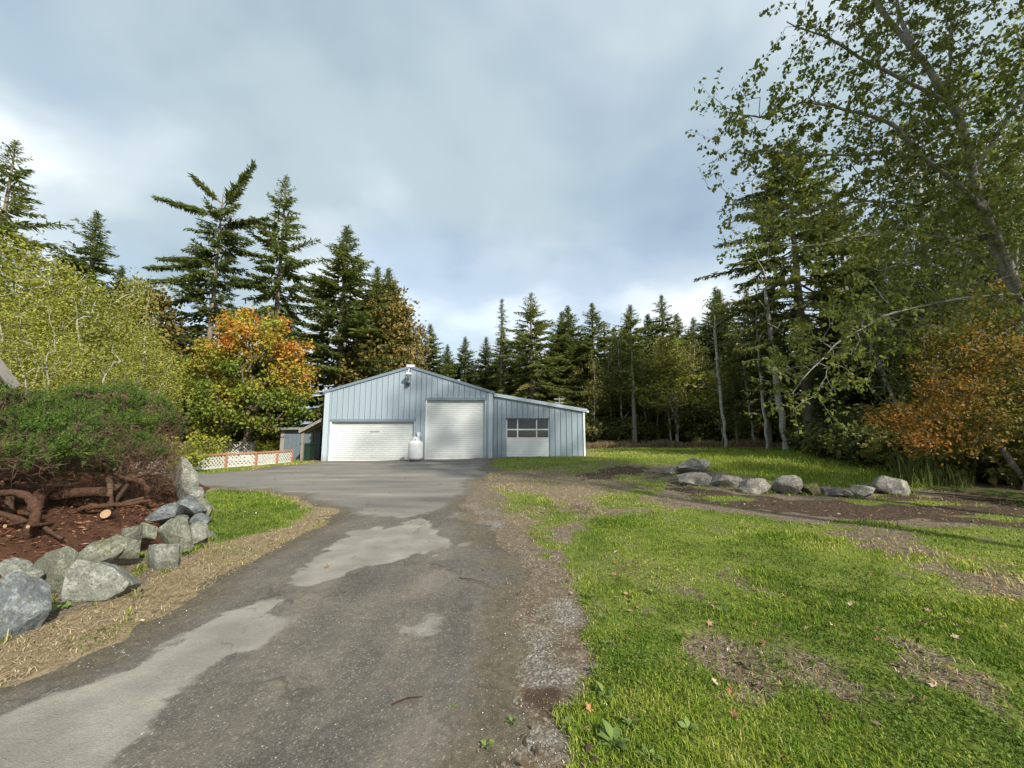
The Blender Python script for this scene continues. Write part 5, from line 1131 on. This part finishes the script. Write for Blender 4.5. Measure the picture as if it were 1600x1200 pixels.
# ------------------------------------------------------------------ junipers on the planting bank
rngj = np.random.default_rng(31)
def juniper(label, base_px, base_Y, crown, stems, seed, n_att, extra):
    rng = np.random.default_rng(seed)
    x = float(aty(base_px, 780, base_Y)[0]); o = np.array([x, base_Y, float(mound_z(x, base_Y)) - 0.08])
    root = empty('juniper_shrub', tuple(o)); tag(root, label, 'juniper', 'overgrown junipers on the bank')
    nodes, par = [np.zeros(3)], [-1]; W_ = []
    for pts, r0, r1 in stems:
        P = np.array([aty(*p) - o for p in pts]); u = np.linspace(0, 1, len(P)); uu = np.linspace(0, 1, len(P) * 4)
        P = np.stack([np.interp(uu, u, P[:, i]) for i in range(3)], 1); P = (P + np.vstack([P[:1], P[:-1]]) + np.vstack([P[1:], P[-1:]])) / 3
        P[1:] += np.cumsum(rng.normal(size=P[1:].shape) * 0.006, 0)
        b = len(nodes); nodes += list(P); par += [0] + list(range(b, b + len(P) - 1)); W_.append((P, np.linspace(r0, r1, len(P)) * (1 + 0.18 * rng.normal(size=len(P)))))
    pts = []
    vol = np.array([c_[3]*c_[5] for c_ in crown]); vol /= vol.sum(); cl = []
    for i in rng.choice(len(crown), n_att, p=vol):
        c_ = crown[i]; d = norm(rng.normal(size=3)); d[2] = abs(d[2]) * 1.25 - 0.5; pts.append(np.array(c_[:3]) - o + d * np.array(c_[3:]) * rng.uniform(0.55, 1.05)); cl.append(c_[6] if len(c_) > 6 else 1.0)
    pts = np.array(pts); A, par, N0 = spread(pts, nodes, par, 0.22)
    V, F, cnt = skeleton(A, par, N0, 0.0035, 0.045, 0.55)
    TT = [(*tube_np(P, r_, 9), np.zeros(len(P) * 9)) for P, r_ in W_]
    for k, (v, f, t_) in enumerate(TT): obj('stem', npmesh('stem', v, f, None, True), M['bark_juniper'], root)
    obj('twigs', npmesh('twigs', V, F, None, True), M['dead_twig'], root)
    # dead twigs hang under, green scale sprays sit on top of each tuft
    k = np.where(cnt <= 3)[0]; k = k[k >= N0]
    gsel = 1.5 * fbm(A[k, 0]*1.5 + 3, A[k, 1]*1.5, A[k, 2]*1.5, seed=seed) + 0.30 * (A[k, 2] - np.median(A[k, 2])) / (A[k, 2].std() + 1e-6)
    green, brown = k[gsel > 0.0], k[gsel <= 0.32]
    def sprays(idx, per, L_, rad, up, wr):
        i = np.repeat(idx, per); n = len(i); C = A[i] + rng.normal(size=(n, 3)) * rad
        out = norm(A[i] - A[np.maximum(par[i], 0)] + 1e-6); D = norm(out * 0.8 + rng.normal(size=(n, 3)) * 0.6 + np.array([0, 0, up])); l_ = L_ * rng.uniform(0.5, 1.3, n)
        return kites(C, D, norm(rng.normal(size=(n, 3))), l_, l_ * wr, np.clip(rng.normal(0.45, 0.2, n), 0, 1), 0.15, 0.5)
    npl, nps = 9, 26; i = np.repeat(green, npl); out = norm(A[i] - A[np.maximum(par[i], 0)] + 1e-6)
    ax = norm(out * 0.55 + rng.normal(size=(len(i), 3)) * 0.5 + np.array([0, 0, 0.75])); st_ = A[i] + rng.normal(size=(len(i), 3)) * 0.06; pl_ = rng.uniform(0.10, 0.24, len(i)); pt_ = rng.normal(0.42, 0.14, len(i))
    j = np.repeat(np.arange(len(i)), nps); u = rng.random((len(j), 1)); C = st_[j] + ax[j] * u * pl_[j][:, None]; D = norm(ax[j] * 0.8 + norm(rng.normal(size=(len(j), 3))) * 0.75); l_ = 0.045 * (1.25 - 0.6 * u[:, 0]) * rng.uniform(0.7, 1.3, len(j))
    v, f, t_ = kites(C, D, norm(rng.normal(size=(len(j), 3))), l_, l_ * 0.24, np.clip(pt_[j] + rng.normal(size=len(j)) * 0.08 + 0.22 * (u[:, 0] - 0.5), 0, 1), 0.15, 0.5); obj('foliage', npmesh('foliage', v, f, {'tint': t_}), M['juniper'], root)
    if len(brown): v, f, t_ = sprays(brown, 70, 0.17, 0.12, -0.05, 0.035); obj('dead_twigs', npmesh('dead_twigs', v, f, {'tint': t_}), M['dead_twig'], root)
    for (px, py, Y, r_, d_) in extra:
        p = aty(px, py, Y) - o; d_ = norm(np.array(d_, float)); mb = MB()
        st = obj('cut_stub', npmesh('cut_stub', *tube_np(np.array([p - d_*0.35, p - d_*0.15, p]), np.array([r_*1.1, r_*1.05, r_]), 12), None, True), M['bark_juniper'], root)
        a_ = norm(np.cross(d_, np.array([0, 0, 1.0]))); b_ = np.cross(d_, a_); th = np.arange(12) * 2*pi/12
        ring = [tuple(p + d_*0.003 + r_*0.97*(a_*cos(q) + b_*sin(q))) for q in th]
        MB().add(ring, [tuple(range(12))]).build('cut_face', M['cut_wood'], st)
M['cut_wood'] = plain('fresh_cut_wood', (0.30, 0.20, 0.115), 0.85, var=0.45, scale=18)
def cl(px, py, Y, w, h, d=None): return (*aty(px, py, Y), w*Y/FPX, d or w*Y/FPX*0.8, h*Y/FPX)
juniper('sprawling juniper with looping bare trunk at the left picture edge', 40, 5.6,
        [cl(-80, 640, 6.2, 50, 26, .7), cl(-30, 632, 6.4, 40, 18, .5), cl(30, 630, 6.7, 38, 14, .5), cl(85, 642, 6.6, 30, 13, .45), cl(20, 664, 5.9, 36, 13, .45), cl(75, 682, 5.9, 40, 16, .5), cl(120, 668, 6.4, 36, 16, .45), cl(38, 716, 5.3, 36, 14, .4), cl(110, 704, 5.8, 34, 12, .4), cl(-40, 690, 5.6, 46, 22, .5), cl(-60, 730, 5.2, 50, 22, .5), cl(70, 740, 5.9, 40, 10, .4)],
        [([(10, 868, 4.9), (45, 840, 4.9), (58, 805, 4.9), (48, 778, 4.95), (20, 768, 5.0), (-20, 768, 5.1), (-60, 740, 5.4)], 0.065, 0.045), ([(60, 800, 5.5), (60, 760, 5.7), (80, 725, 5.9), (110, 690, 6.0)], 0.06, 0.025),
         ([(10, 840, 5.2), (20, 790, 5.5), (10, 730, 5.8), (0, 660, 6.2)], 0.06, 0.025), ([(-30, 830, 5.2), (0, 800, 5.0), (30, 812, 4.95), (70, 822, 5.0), (100, 838, 5.0)], 0.045, 0.02)], 41, 560,
        [(44, 823, 4.75, 0.02, (0.3, -1, 0.1)), (8, 822, 4.6, 0.02, (0.2, -1, 0))])
juniper('overgrown juniper with crooked red-brown limbs spilling over the rock corner', 170, 6.6,
        [cl(140, 622, 8.2, 36, 12, .6), cl(190, 618, 8.4, 30, 11, .5), cl(222, 634, 8.0, 26, 13, .5), cl(165, 648, 7.6, 34, 12, .5), cl(200, 668, 7.5, 36, 14, .5), cl(244, 664, 8.0, 20, 15, .45), cl(150, 688, 7.0, 44, 15, .5), cl(224, 698, 7.5, 30, 16, .45), cl(252, 712, 7.4, 18, 12, .35), cl(190, 714, 6.9, 40, 12, .4), cl(225, 738, 6.9, 36, 9, .35), cl(150, 728, 6.6, 36, 10, .35)],
        [([(230, 778, 6.6), (232, 764, 6.55), (222, 752, 6.5), (200, 746, 6.5), (180, 737, 6.6), (160, 730, 6.8), (140, 715, 7.0)], 0.045, 0.03), ([(105, 806, 5.9), (130, 793, 5.9), (160, 788, 5.95), (200, 785, 6.0), (240, 780, 6.2)], 0.05, 0.022),
         ([(168, 800, 6.2), (170, 780, 6.3), (172, 760, 6.4), (168, 735, 6.6), (160, 700, 7.0), (170, 660, 7.6)], 0.05, 0.022), ([(205, 748, 6.5), (230, 742, 6.7), (255, 722, 7.2), (262, 692, 7.6)], 0.035, 0.015), ([(172, 770, 6.4), (210, 735, 6.9), (245, 705, 7.4)], 0.04, 0.015)], 43, 620,
        [(165, 803, 5.75, 0.062, (0.35, -1, 0.45))])
lg = np.array([aty(82, 776, 6.0), aty(120, 770, 6.02), aty(162, 768, 6.05)]); lgo = lg[0].copy()
tag(MB().tube(list(lg[:1] - lgo) + list((lg[:1] * 0.6 + lg[1:2] * 0.4) - lgo) + list(lg[1:] - lgo), [0.075, 0.08, 0.075, 0.07], 14).build('fallen_log', M['bark_juniper'], None, tuple(lgo), smooth=50), 'short thick brown log lying on the mulch under the juniper', 'log')

# ------------------------------------------------------------------ ground litter: grass, gravel, chips, weeds, leaves
def polar(n, rng, r0=1.4, r1=40.0, a=66, p=1.0):
    u = rng.random(n); k = 1 - p
    r = r0 * (r1 / r0) ** u if abs(k) < 1e-6 else (r0 ** k + u * (r1 ** k - r0 ** k)) ** (1 / k)
    th = R(90) + rng.uniform(-R(a), R(a), n); return r * np.cos(th), r * np.sin(th), r
rngg = np.random.default_rng(61)
M['grass'] = leaf_mat('lawn_blades', [(0.0, (0.055, 0.105, 0.012)), (0.38, (0.13, 0.215, 0.02)), (0.62, (0.235, 0.305, 0.034)), (0.82, (0.38, 0.39, 0.08)), (1.0, (0.48, 0.41, 0.20))], 0.35, 0.5, 0.0, patch=0.22)
M['straw'] = leaf_mat('dry_straw', [(0.0, (0.13, 0.085, 0.045)), (0.5, (0.34, 0.265, 0.16)), (1.0, (0.58, 0.49, 0.33))], 0.25, 0.5, 0.0, patch=0.2)
def blade_field(x, y, z, r, rng, hgt, wid, lean, tint):
    n = len(x); az = rng.uniform(0, 2*pi, n); d = np.stack([np.cos(az), np.sin(az), 0*az], 1); sd = np.stack([-np.sin(az), np.cos(az), 0*az], 1)
    B = np.stack([x, y, z - 0.004], 1); l_ = lean[:, None]; h_ = hgt[:, None]; w_ = wid[:, None] / 2; up = np.array([0, 0, 1.0])
    m_ = B + d * l_ * h_ * 0.35 + up * h_ * 0.6; t_ = B + d * l_ * h_ + up * h_ * (1.0 - 0.25 * l_)
    V = np.stack([B - sd*w_, B + sd*w_, m_ + sd*w_*0.8, m_ - sd*w_*0.8, t_], 1).reshape(-1, 3); i = np.arange(n)[:, None] * 5
    return V, [i + np.array([[0, 1, 2, 3]]), i + np.array([[3, 2, 4]])], np.repeat(tint, 5)
x, y, r = polar(760000, rngg, 1.5, 42, 63, 1.15); g = masks(x, y); dens = g['grass'] * (0.55 + 0.45 * vn(x*3.1, y*3.1, seed=5))
k = rngg.random(len(x)) < dens; k &= sdf(x, y, Z['asphalt']) < 0.05; x, y, r = x[k], y[k], r[k]; gg = g['grass'][k]
lush = vn(x*1.1, y*1.1, seed=15); inp = sdf(x, y, Z['patchgrass']) > 0
h = 0.88 * (0.012 + 0.026 * rngg.random(len(x)) ** 2 + 0.024 * sstep(0.62, 0.9, lush)) * (1 + r / 16) * (0.6 + 0.8 * vn(x*6, y*6, seed=37)); h = np.where(inp, h * 1.3, h)
yell = 0.30 * (1 - gg) + 0.42 * sstep(4, 16, y) * vn(x*0.5, y*0.3, seed=25) - 0.10 * inp
tint = np.clip(rngg.normal(0.38, 0.18, len(x)) + 0.55 * (vn(x*0.6, y*0.6, seed=35) - 0.5) + 0.4 * (vn(x*2.7, y*2.7, seed=36) - 0.5) + yell, 0, 1)
V, Fs, tt = blade_field(x, y, gz(x, y), r, rngg, h, 0.0032 * (1 + r / 3.0), rngg.uniform(0.1, 1.3, len(x)), tint)
tag(obj('lawn_grass', npmesh('lawn_grass', V, Fs, {'tint': tt}), M['grass']), 'short green lawn grass thinning to bare soil', 'grass', kind='stuff')
# dead straw beside the driveway, on bare patches and in the rough strip
x, y, r = polar(300000, rngg, 1.4, 30, 63, 1.1); g = masks(x, y)
k = rngg.random(len(x)) < np.maximum(0.75 * g['dry'], 0.35 * g['bare'] * (sdf(x, y, Z['lawn']) > 0)); k &= (sdf(x, y, Z['asphalt']) < 0.0) & (sdf(x, y, MOUND) < 0.1)
x, y, r = x[k], y[k], r[k]
V, Fs, tt = blade_field(x, y, gz(x, y) + 0.012 * rngg.random(len(x)), r, rngg, (0.010 + 0.022 * rngg.random(len(x)) ** 2) * (1 + r/14), 0.0024 * (1 + r / 3), rngg.uniform(1.0, 4.0, len(x)), np.clip(rngg.normal(0.5, 0.22, len(x)), 0, 1))
tag(obj('dry_grass', npmesh('dry_grass', V, Fs, {'tint': tt}), M['straw']), 'dead flattened straw-coloured grass along the driveway edge', 'dry grass', kind='stuff')
# tall dry grass at the woods edge
n = 26000; x = rngg.uniform(4.5, 21, n); y = 36.8 + 3.6 * rngg.random(n) - np.maximum(0, x - 12) * 0.75; k = fbm(x*0.6, y*0.6, seed=45) > -0.25; x, y = x[k], y[k]
V, Fs, tt = blade_field(x, y, gz(x, y), y, rngg, (0.15 + 0.6 * rngg.random(len(x)) ** 1.5) * (0.45 + 0.9 * vn(x*0.8, y*0.8, seed=46)), np.full(len(x), 0.03), rngg.uniform(0.1, 0.9, len(x)), np.clip(rngg.normal(0.36, 0.2, len(x)), 0, 1))
tag(obj('tall_dry_grass', npmesh('tall_dry_grass', V, Fs, {'tint': tt}), M['straw']), 'tall dry tan grass along the foot of the far woods', 'dry grass', kind='stuff')
# rank green growth behind the boulders
n = 16000; P_ = np.array([aty(rngg.uniform(1090, 1460), 700, rngg.uniform(11.5, 24)) for _ in range(n)]); x, y = P_[:, 0], P_[:, 1]; k = (masks(x, y)['grass'] > 0.3) | (x > 9.5); x, y = x[k], y[k]
V, Fs, tt = blade_field(x, y, gz(x, y), y, rngg, 0.05 + 0.12 * rngg.random(len(x)) ** 2 * (1 + 1.5 * sstep(8.5, 10, x)), np.full(len(x), 0.016), rngg.uniform(0.2, 1.3, len(x)), np.clip(rngg.normal(0.5, 0.18, len(x)), 0, 1))
tag(obj('rough_grass', npmesh('rough_grass', V, Fs, {'tint': tt}), M['grass']), 'longer unmown grass behind the row of boulders', 'grass', kind='stuff')
# weeds and grass tufts growing round the foot of the boulders
bx, by = [], []
for o_ in [q for q in bpy.data.objects if q.name.startswith('boulder')]:
    n = 170; th = rngg.uniform(pi, 2*pi, n); rr = rngg.uniform(0.85, 1.35, n); kx = vn(np.cos(th)*3 + o_.location.x*5, np.sin(th)*3, seed=81) > 0.5
    bx.append((o_.location.x + o_.scale.x * rr * np.cos(th))[kx]); by.append((o_.location.y + o_.scale.y * rr * np.sin(th))[kx])
x, y = np.concatenate(bx), np.concatenate(by); k = sdf(x, y, MOUND) < 0.1; x, y = x[k], y[k]; r = np.hypot(x, y)
V, Fs, tt = blade_field(x, y, gz(x, y), r, rngg, (0.03 + 0.09 * rngg.random(len(x)) ** 2), 0.004 * (1 + r / 5), rngg.uniform(0.2, 1.4, len(x)), np.clip(rngg.normal(0.5, 0.25, len(x)), 0, 1))
tag(obj('boulder_grass', npmesh('boulder_grass', V, Fs, {'tint': tt}), M['grass']), 'grass tufts growing round the foot of the boulders', 'grass', kind='stuff')
# loose stones
def pebbles(x, y, z, s, rng, flat=0.6):
    n = len(x); O = np.array([[1,0,0],[0,1,0],[-1,0,0],[0,-1,0],[0,0,1],[0,0,-1]], float)[None] * rng.uniform(0.6, 1.2, (n, 6, 1)) * np.array([1, 1, flat])
    az = rng.uniform(0, 2*pi, n); c_, s_ = np.cos(az), np.sin(az); X = O[:, :, 0]*c_[:, None] - O[:, :, 1]*s_[:, None]; Y_ = O[:, :, 0]*s_[:, None] + O[:, :, 1]*c_[:, None]
    V = np.stack([X, Y_, O[:, :, 2]], 2) * s[:, None, None] + np.stack([x, y, z], 1)[:, None]
    i = np.arange(n)[:, None] * 6; F = np.concatenate([i + np.array([q]) for q in ((0,1,4),(1,2,4),(2,3,4),(3,0,4),(1,0,5),(2,1,5),(3,2,5),(0,3,5))])
    return V.reshape(-1, 3), F, np.repeat(np.clip(rng.normal(0.45, 0.22, n), 0, 1), 6)
t = NT('loose_gravel'); M['gravel'] = t.pbr(t.ramp(t.attr('tint'), [(0.0, (0.07, 0.065, 0.06)), (0.5, (0.25, 0.24, 0.22)), (0.85, (0.50, 0.48, 0.45)), (1.0, (0.68, 0.67, 0.64))]), 0.8, spec=0.3)
x, y, r = polar(110000, rngg, 1.4, 16, 63, 1.1); sd = sdf(x, y, Z['asphalt']); fring = np.exp(-((sd + 0.25) / 0.45) ** 2) * (x > -1.5)
pl = np.maximum(sdf(x, y, Z['pale1']), sdf(x, y, Z['pale2'])); g = masks(x, y)
den = np.where(sd > 0, 0.45 * sstep(-0.1, 0.35, fbm(x*0.9, y*0.9, seed=65) + 0.12) + 0.08, 0) * (pl < 0) * (sdf(x, y, Z['pad']) < 0)
den = np.maximum(den, fring * 0.9 * sstep(-0.3, 0.3, fbm(x*1.4, y*1.4, seed=66))); den = np.maximum(den, 0.18 * g['mulch'])
k = rngg.random(len(x)) < den; x, y, r = x[k], y[k], r[k]; s = (0.0018 + 0.0055 * rngg.random(len(x)) ** 3.5) * (1 + r / 14)
zz_ = gz(x, y) + np.where(sdf(x, y, Z['asphalt']) > 0.1, 0.024, 0.004)
V, F, tt = pebbles(x, y, zz_, s, rngg)
tag(obj('gravel', npmesh('gravel', V, F, {'tint': tt}), M['gravel']), 'loose pale gravel scattered over the driveway and its edge', 'gravel', kind='stuff')
# bark chips on the bank and debris on the dirt border
def chips(x, y, z, rng, L_, mat_t):
    n = len(x); D = norm(np.stack([rng.normal(size=n), rng.normal(size=n), rng.normal(size=n)*0.25], 1)); N = norm(rng.normal(size=(n, 3))*0.4 + np.array([0, 0, 1.0])); l_ = L_ * rng.uniform(0.4, 1.4, n)
    return kites(np.stack([x, y, z + 0.006], 1), D, N, l_, l_ * rng.uniform(0.15, 0.5, n), mat_t, 0.1, 0.5)
t = NT('bark_chips'); M['chips'] = t.pbr(t.ramp(t.attr('tint'), [(0.0, (0.05, 0.024, 0.014)), (0.5, (0.17, 0.075, 0.04)), (0.85, (0.33, 0.16, 0.085)), (1.0, (0.48, 0.34, 0.22))]), 0.85, spec=0.15)
n = 34000; x = rngg.uniform(-12, -4.6, n); y = rngg.uniform(2.5, 11, n); k = sdf(x, y, MOUND) > 0.02; x, y = x[k], y[k]
v, f, tt = chips(x, y, mound_z(x, y), rngg, 0.065, np.clip(rngg.normal(0.45, 0.2, len(x)), 0, 1))
tag(obj('bark_chips', npmesh('bark_chips', v, f, {'tint': tt}), M['chips']), 'reddish bark chips covering the planting bank', 'mulch', kind='stuff')
x, y, r = polar(110000, rngg, 2, 20, 63, 0.8); g = masks(x, y); k = rngg.random(len(x)) < 0.8 * g['mulch'] + 0.12 * g['wood'] + 0.18 * g['bare'] + 0.10 * sstep(-0.1, 0.5, fbm(x, y, seed=68)); k &= (sdf(x, y, Z['asphalt']) < 0) & (sdf(x, y, Z['mud']) < -0.15); x, y = x[k], y[k]
t = NT('leaf_litter'); M['litter'] = t.pbr(t.ramp(t.attr('tint'), [(0.0, (0.03, 0.02, 0.014)), (0.6, (0.11, 0.075, 0.05)), (0.9, (0.30, 0.20, 0.12)), (1.0, (0.58, 0.52, 0.44))]), 0.85, spec=0.15)
v, f, tt = chips(x, y, gz(x, y) + 0.01, rngg, 0.05, np.clip(rngg.normal(0.5, 0.24, len(x)), 0, 1))
tag(obj('leaf_litter', npmesh('leaf_litter', v, f, {'tint': tt}), M['litter']), 'crumbled leaf litter and bark bits on the dirt border', 'litter', kind='stuff')
# clover and small broad weeds mixed in the lawn
x, y, r = polar(130000, rngg, 1.5, 10, 60, 1.1); g = masks(x, y); k = rngg.random(len(x)) < g['grass'] * sstep(0.35, 0.7, vn(x*1.7, y*1.7, seed=75)); k &= sdf(x, y, Z['asphalt']) < 0; x, y = x[k], y[k]; n = len(x)
l_ = rngg.uniform(0.010, 0.022, n); D = norm(np.stack([rngg.normal(size=n), rngg.normal(size=n), rngg.normal(size=n)*0.3], 1))
v, f, tt = kites(np.stack([x, y, gz(x, y) + 0.012 + 0.025*rngg.random(n)], 1), D, norm(rngg.normal(size=(n, 3))*0.35 + np.array([0, 0, 1.0])), l_, l_*1.05, np.clip(rngg.normal(0.4, 0.14, n), 0, 0.7), 0.1, 0.6)
M['clover'] = leaf_mat('clover_leaves', [(0.0, (0.05, 0.09, 0.014)), (0.5, (0.11, 0.17, 0.03)), (1.0, (0.22, 0.28, 0.07))], 0.3, 0.7, 0.0)
tag(obj('clover', npmesh('clover', v, f, {'tint': tt}), M['clover']), 'low clover leaves mixed into the lawn', 'clover', kind='stuff')
# broad-leaved weeds: each plant a thing, each leaf a part
M['weed'] = leaf_mat('weed_leaves', [(0.0, (0.08, 0.13, 0.03)), (0.5, (0.17, 0.24, 0.07)), (1.0, (0.30, 0.34, 0.13))], 0.3, 4.0, 0.3)
def leaf_blade(L_, W_, arch, seed, nl=7):
    rng = np.random.default_rng(seed); V = []
    for i in range(nl):
        u = i / (nl - 1); w = W_ * (0.12 + 0.88 * math.sin(pi * min(1, max(0, (u - 0.2) / 0.8)) ** 0.8) if u > 0.2 else 0.12) * (0.9 + 0.2 * rng.random()); w = 0.004 if i == nl - 1 else w
        z = arch * L_ * (u - u * u * 0.9); V += [(u * L_, -w/2, z + 0.12*w), (u * L_, 0, z), (u * L_, w/2, z + 0.12*w)]
    F = []
    for i in range(nl - 1):
        for j in range(2): F.append([3*i+j, 3*i+j+1, 3*i+j+4, 3*i+j+3])
    me = npmesh('leaf', np.array(V), np.array(F), {'tint': np.full(len(V), rng.uniform(0.3, 0.7))}, True); me.materials.append(M['weed']); return me
WL = [leaf_blade(0.105, 0.050, 0.5, 1), leaf_blade(0.085, 0.042, 0.7, 2), leaf_blade(0.065, 0.036, 0.9, 3)]
for i, (px, py, s_, lab) in enumerate([(960, 1170, 1.25, 'largest broad-leaved weed clump at the gravel edge near the bottom'), (945, 1092, 0.9, 'broad-leaved weed above the largest clump'), (985, 1140, 0.8, 'broad-leaved weed just right of the largest clump'),
        (928, 1055, 0.7, 'small broad-leaved weed on the gravel fringe'), (890, 1138, 0.8, 'pale weed growing in the gravel left of the largest clump'), (942, 968, 0.8, 'grey-green weed on the upper gravel fringe'), (1012, 1190, 0.9, 'weed at the bottom picture edge in the grass'),
        (1075, 1145, 0.7, 'weed in the lawn below the bare streak'), (705, 1108, 0.5, 'tiny weed sprouting from the asphalt gravel'), (800, 1128, 0.55, 'tiny weed in the dirt right of the sprouting one'), (948, 1010, 0.7, 'weed beside the pale gravel heap'), (760, 1165, 0.6, 'low weed near the bottom of the asphalt edge'),
        (1020, 930, 0.8, 'weed in the lawn near the driveway bend'), (1130, 960, 0.7, 'weed in the lawn above the bare streak'), (62, 968, 1.4, 'leafy green weed growing between the left wall boulders'), (200, 905, 0.9, 'small weed at the foot of the sloping slab'), (290, 868, 1.1, 'weed tuft under the wall corner rocks'), (92, 955, 1.1, 'weed beside the leafy one between the left boulders')]):
    p = at(px, py); r_ = empty('broadleaf_weed', (p[0], p[1], float(gz(np.array([p[0]]), np.array([p[1]]))[0]) + 0.008)); r_.scale = (s_ * 0.7,)*3; tag(r_, lab, 'weed', 'broad-leaved weeds'); rng = np.random.default_rng(i + 300)
    for j in range(11):
        lf = bpy.data.objects.new('leaf', WL[j % 3]); COL.objects.link(lf); lf.parent = r_; az = j * 2.4 + rng.normal() * 0.3
        lf.rotation_euler = (rng.normal() * 0.25, -rng.uniform(0.05, 0.75), az); lf.location = (0.012*cos(az), 0.012*sin(az), 0.004); sc = rng.uniform(0.75, 1.25); lf.scale = (sc, sc, sc)
# fallen maple leaves
def maple_leaf(seed, curl):
    rng = np.random.default_rng(seed); pts = []
    for k in range(5):
        a = (k - 2) * 0.95; ln = (1.0, 0.88, 0.62)[abs(k - 2)]
        pts += [(a - 0.30, ln * 0.50), (a - 0.13, ln * 0.74), (a, ln), (a + 0.13, ln * 0.74)]
    pts.append((2 * 0.95 + 0.32, 0.32)); V = [(0, 0, 0)] + [(r_ * sin(a), r_ * cos(a), curl * r_ * r_ * (0.7 + 0.6 * rng.random()) + 0.10 * rng.normal() * r_) for a, r_ in pts] + [(0.025, -0.55, 0.12), (-0.025, -0.55, 0.12)]
    n = len(pts); F = [(0, i + 1, i) for i in range(1, n)] + [(0, n + 1, n + 2)]
    me = bpy.data.meshes.new('fallen_leaf'); me.from_pydata([tuple(np.array(v) * 0.5) for v in V], [], F); me.update(); return me
LC = [plain('dry_leaf_tan', (0.34, 0.22, 0.13), 0.8, var=0.35, scale=8), plain('dry_leaf_brown', (0.24, 0.125, 0.065), 0.8, var=0.35, scale=8), plain('dry_leaf_orange', (0.36, 0.19, 0.085), 0.75, var=0.3, scale=8), plain('dry_leaf_pale', (0.44, 0.34, 0.23), 0.8, var=0.4, scale=8)]
LM = []
for k in range(8):
    me = maple_leaf(k, (0.25, 0.45, 0.1, 0.6)[k % 4]); me.materials.append(LC[k % 4]); LM.append(me)
rngl = np.random.default_rng(99)
lv = [(1258, 988, 0), (1220, 1072, 0), (1145, 1122, 1), (1300, 1128, 1), (1225, 1192, 2), (1350, 1075, 3), (1410, 1065, 3), (1508, 1070, 0), (1485, 1052, 1), (1370, 992, 0), (1180, 980, 2), (1155, 918, 0), (1058, 895, 0), (962, 882, 2), (968, 864, 1), (1000, 882, 0), (1115, 1072, 3),
      (1525, 985, 0), (1490, 1000, 3), (1565, 985, 2), (1590, 888, 0), (1330, 950, 3), (1455, 945, 0), (1500, 910, 3), (1560, 925, 1), (1440, 868, 0), (1390, 860, 3), (920, 1118, 2), (793, 915, 1), (508, 888, 1), (756, 892, 1), (812, 930, 1), (895, 932, 0), (1060, 1035, 1), (1240, 1045, 0), (1195, 1012, 1), (1465, 1075, 2)]
for _ in range(42): lv.append((rngl.uniform(900, 1600), 790 + 330 * rngl.random() ** 1.6, int(rngl.integers(0, 4))))
for i, (px, py, c_) in enumerate(lv):
    p = at(px, py); z = float(gz(np.array([p[0]]), np.array([p[1]]))[0]); on_drive = float(sdf(np.array([p[0]]), np.array([p[1]]), Z['asphalt'])[0]) > 0.1
    lf = bpy.data.objects.new('fallen_leaf', LM[(i % 2) * 4 + c_]); COL.objects.link(lf); s_ = rngl.uniform(0.06, 0.11); lf.scale = (s_ * rngl.uniform(0.6, 1.0), s_, s_ * rngl.uniform(0.8, 1.6)); lf.location = (p[0], p[1], z + (0.03 if on_drive else 0.03))
    lf.rotation_euler = (rngl.normal() * 0.45, rngl.normal() * 0.45, rngl.uniform(0, 6.28))
    tag(lf, 'dry curled maple leaf fallen on the driveway' if on_drive else 'dry curled maple leaf fallen on the lawn', 'leaf', 'fallen leaves on the driveway' if on_drive else 'fallen leaves on the lawn')
for i, (px, py, ln, az, lab) in enumerate([(1420, 985, 0.55, 0.3, 'long dark twig lying in the grass at the right'), (612, 1105, 0.18, 0.4, 'short reddish twig on the dark asphalt'), (718, 905, 0.35, -0.5, 'thin twig on the driveway near the pale patch'), (1290, 1140, 0.25, 1.2, 'short stick in the lawn near the bottom right')]):
    p = at(px, py); z = float(gz(np.array([p[0]]), np.array([p[1]]))[0]); P = np.array([[0, 0, 0.035], [ln*0.5*cos(az), ln*0.5*sin(az), 0.05], [ln*cos(az), ln*sin(az), 0.036]])
    tag(obj('twig', npmesh('twig', *tube_np(P, np.array([0.005, 0.004, 0.002]), 6), None, True), M['bark_juniper'], None, (p[0], p[1], z)), lab, 'twig')
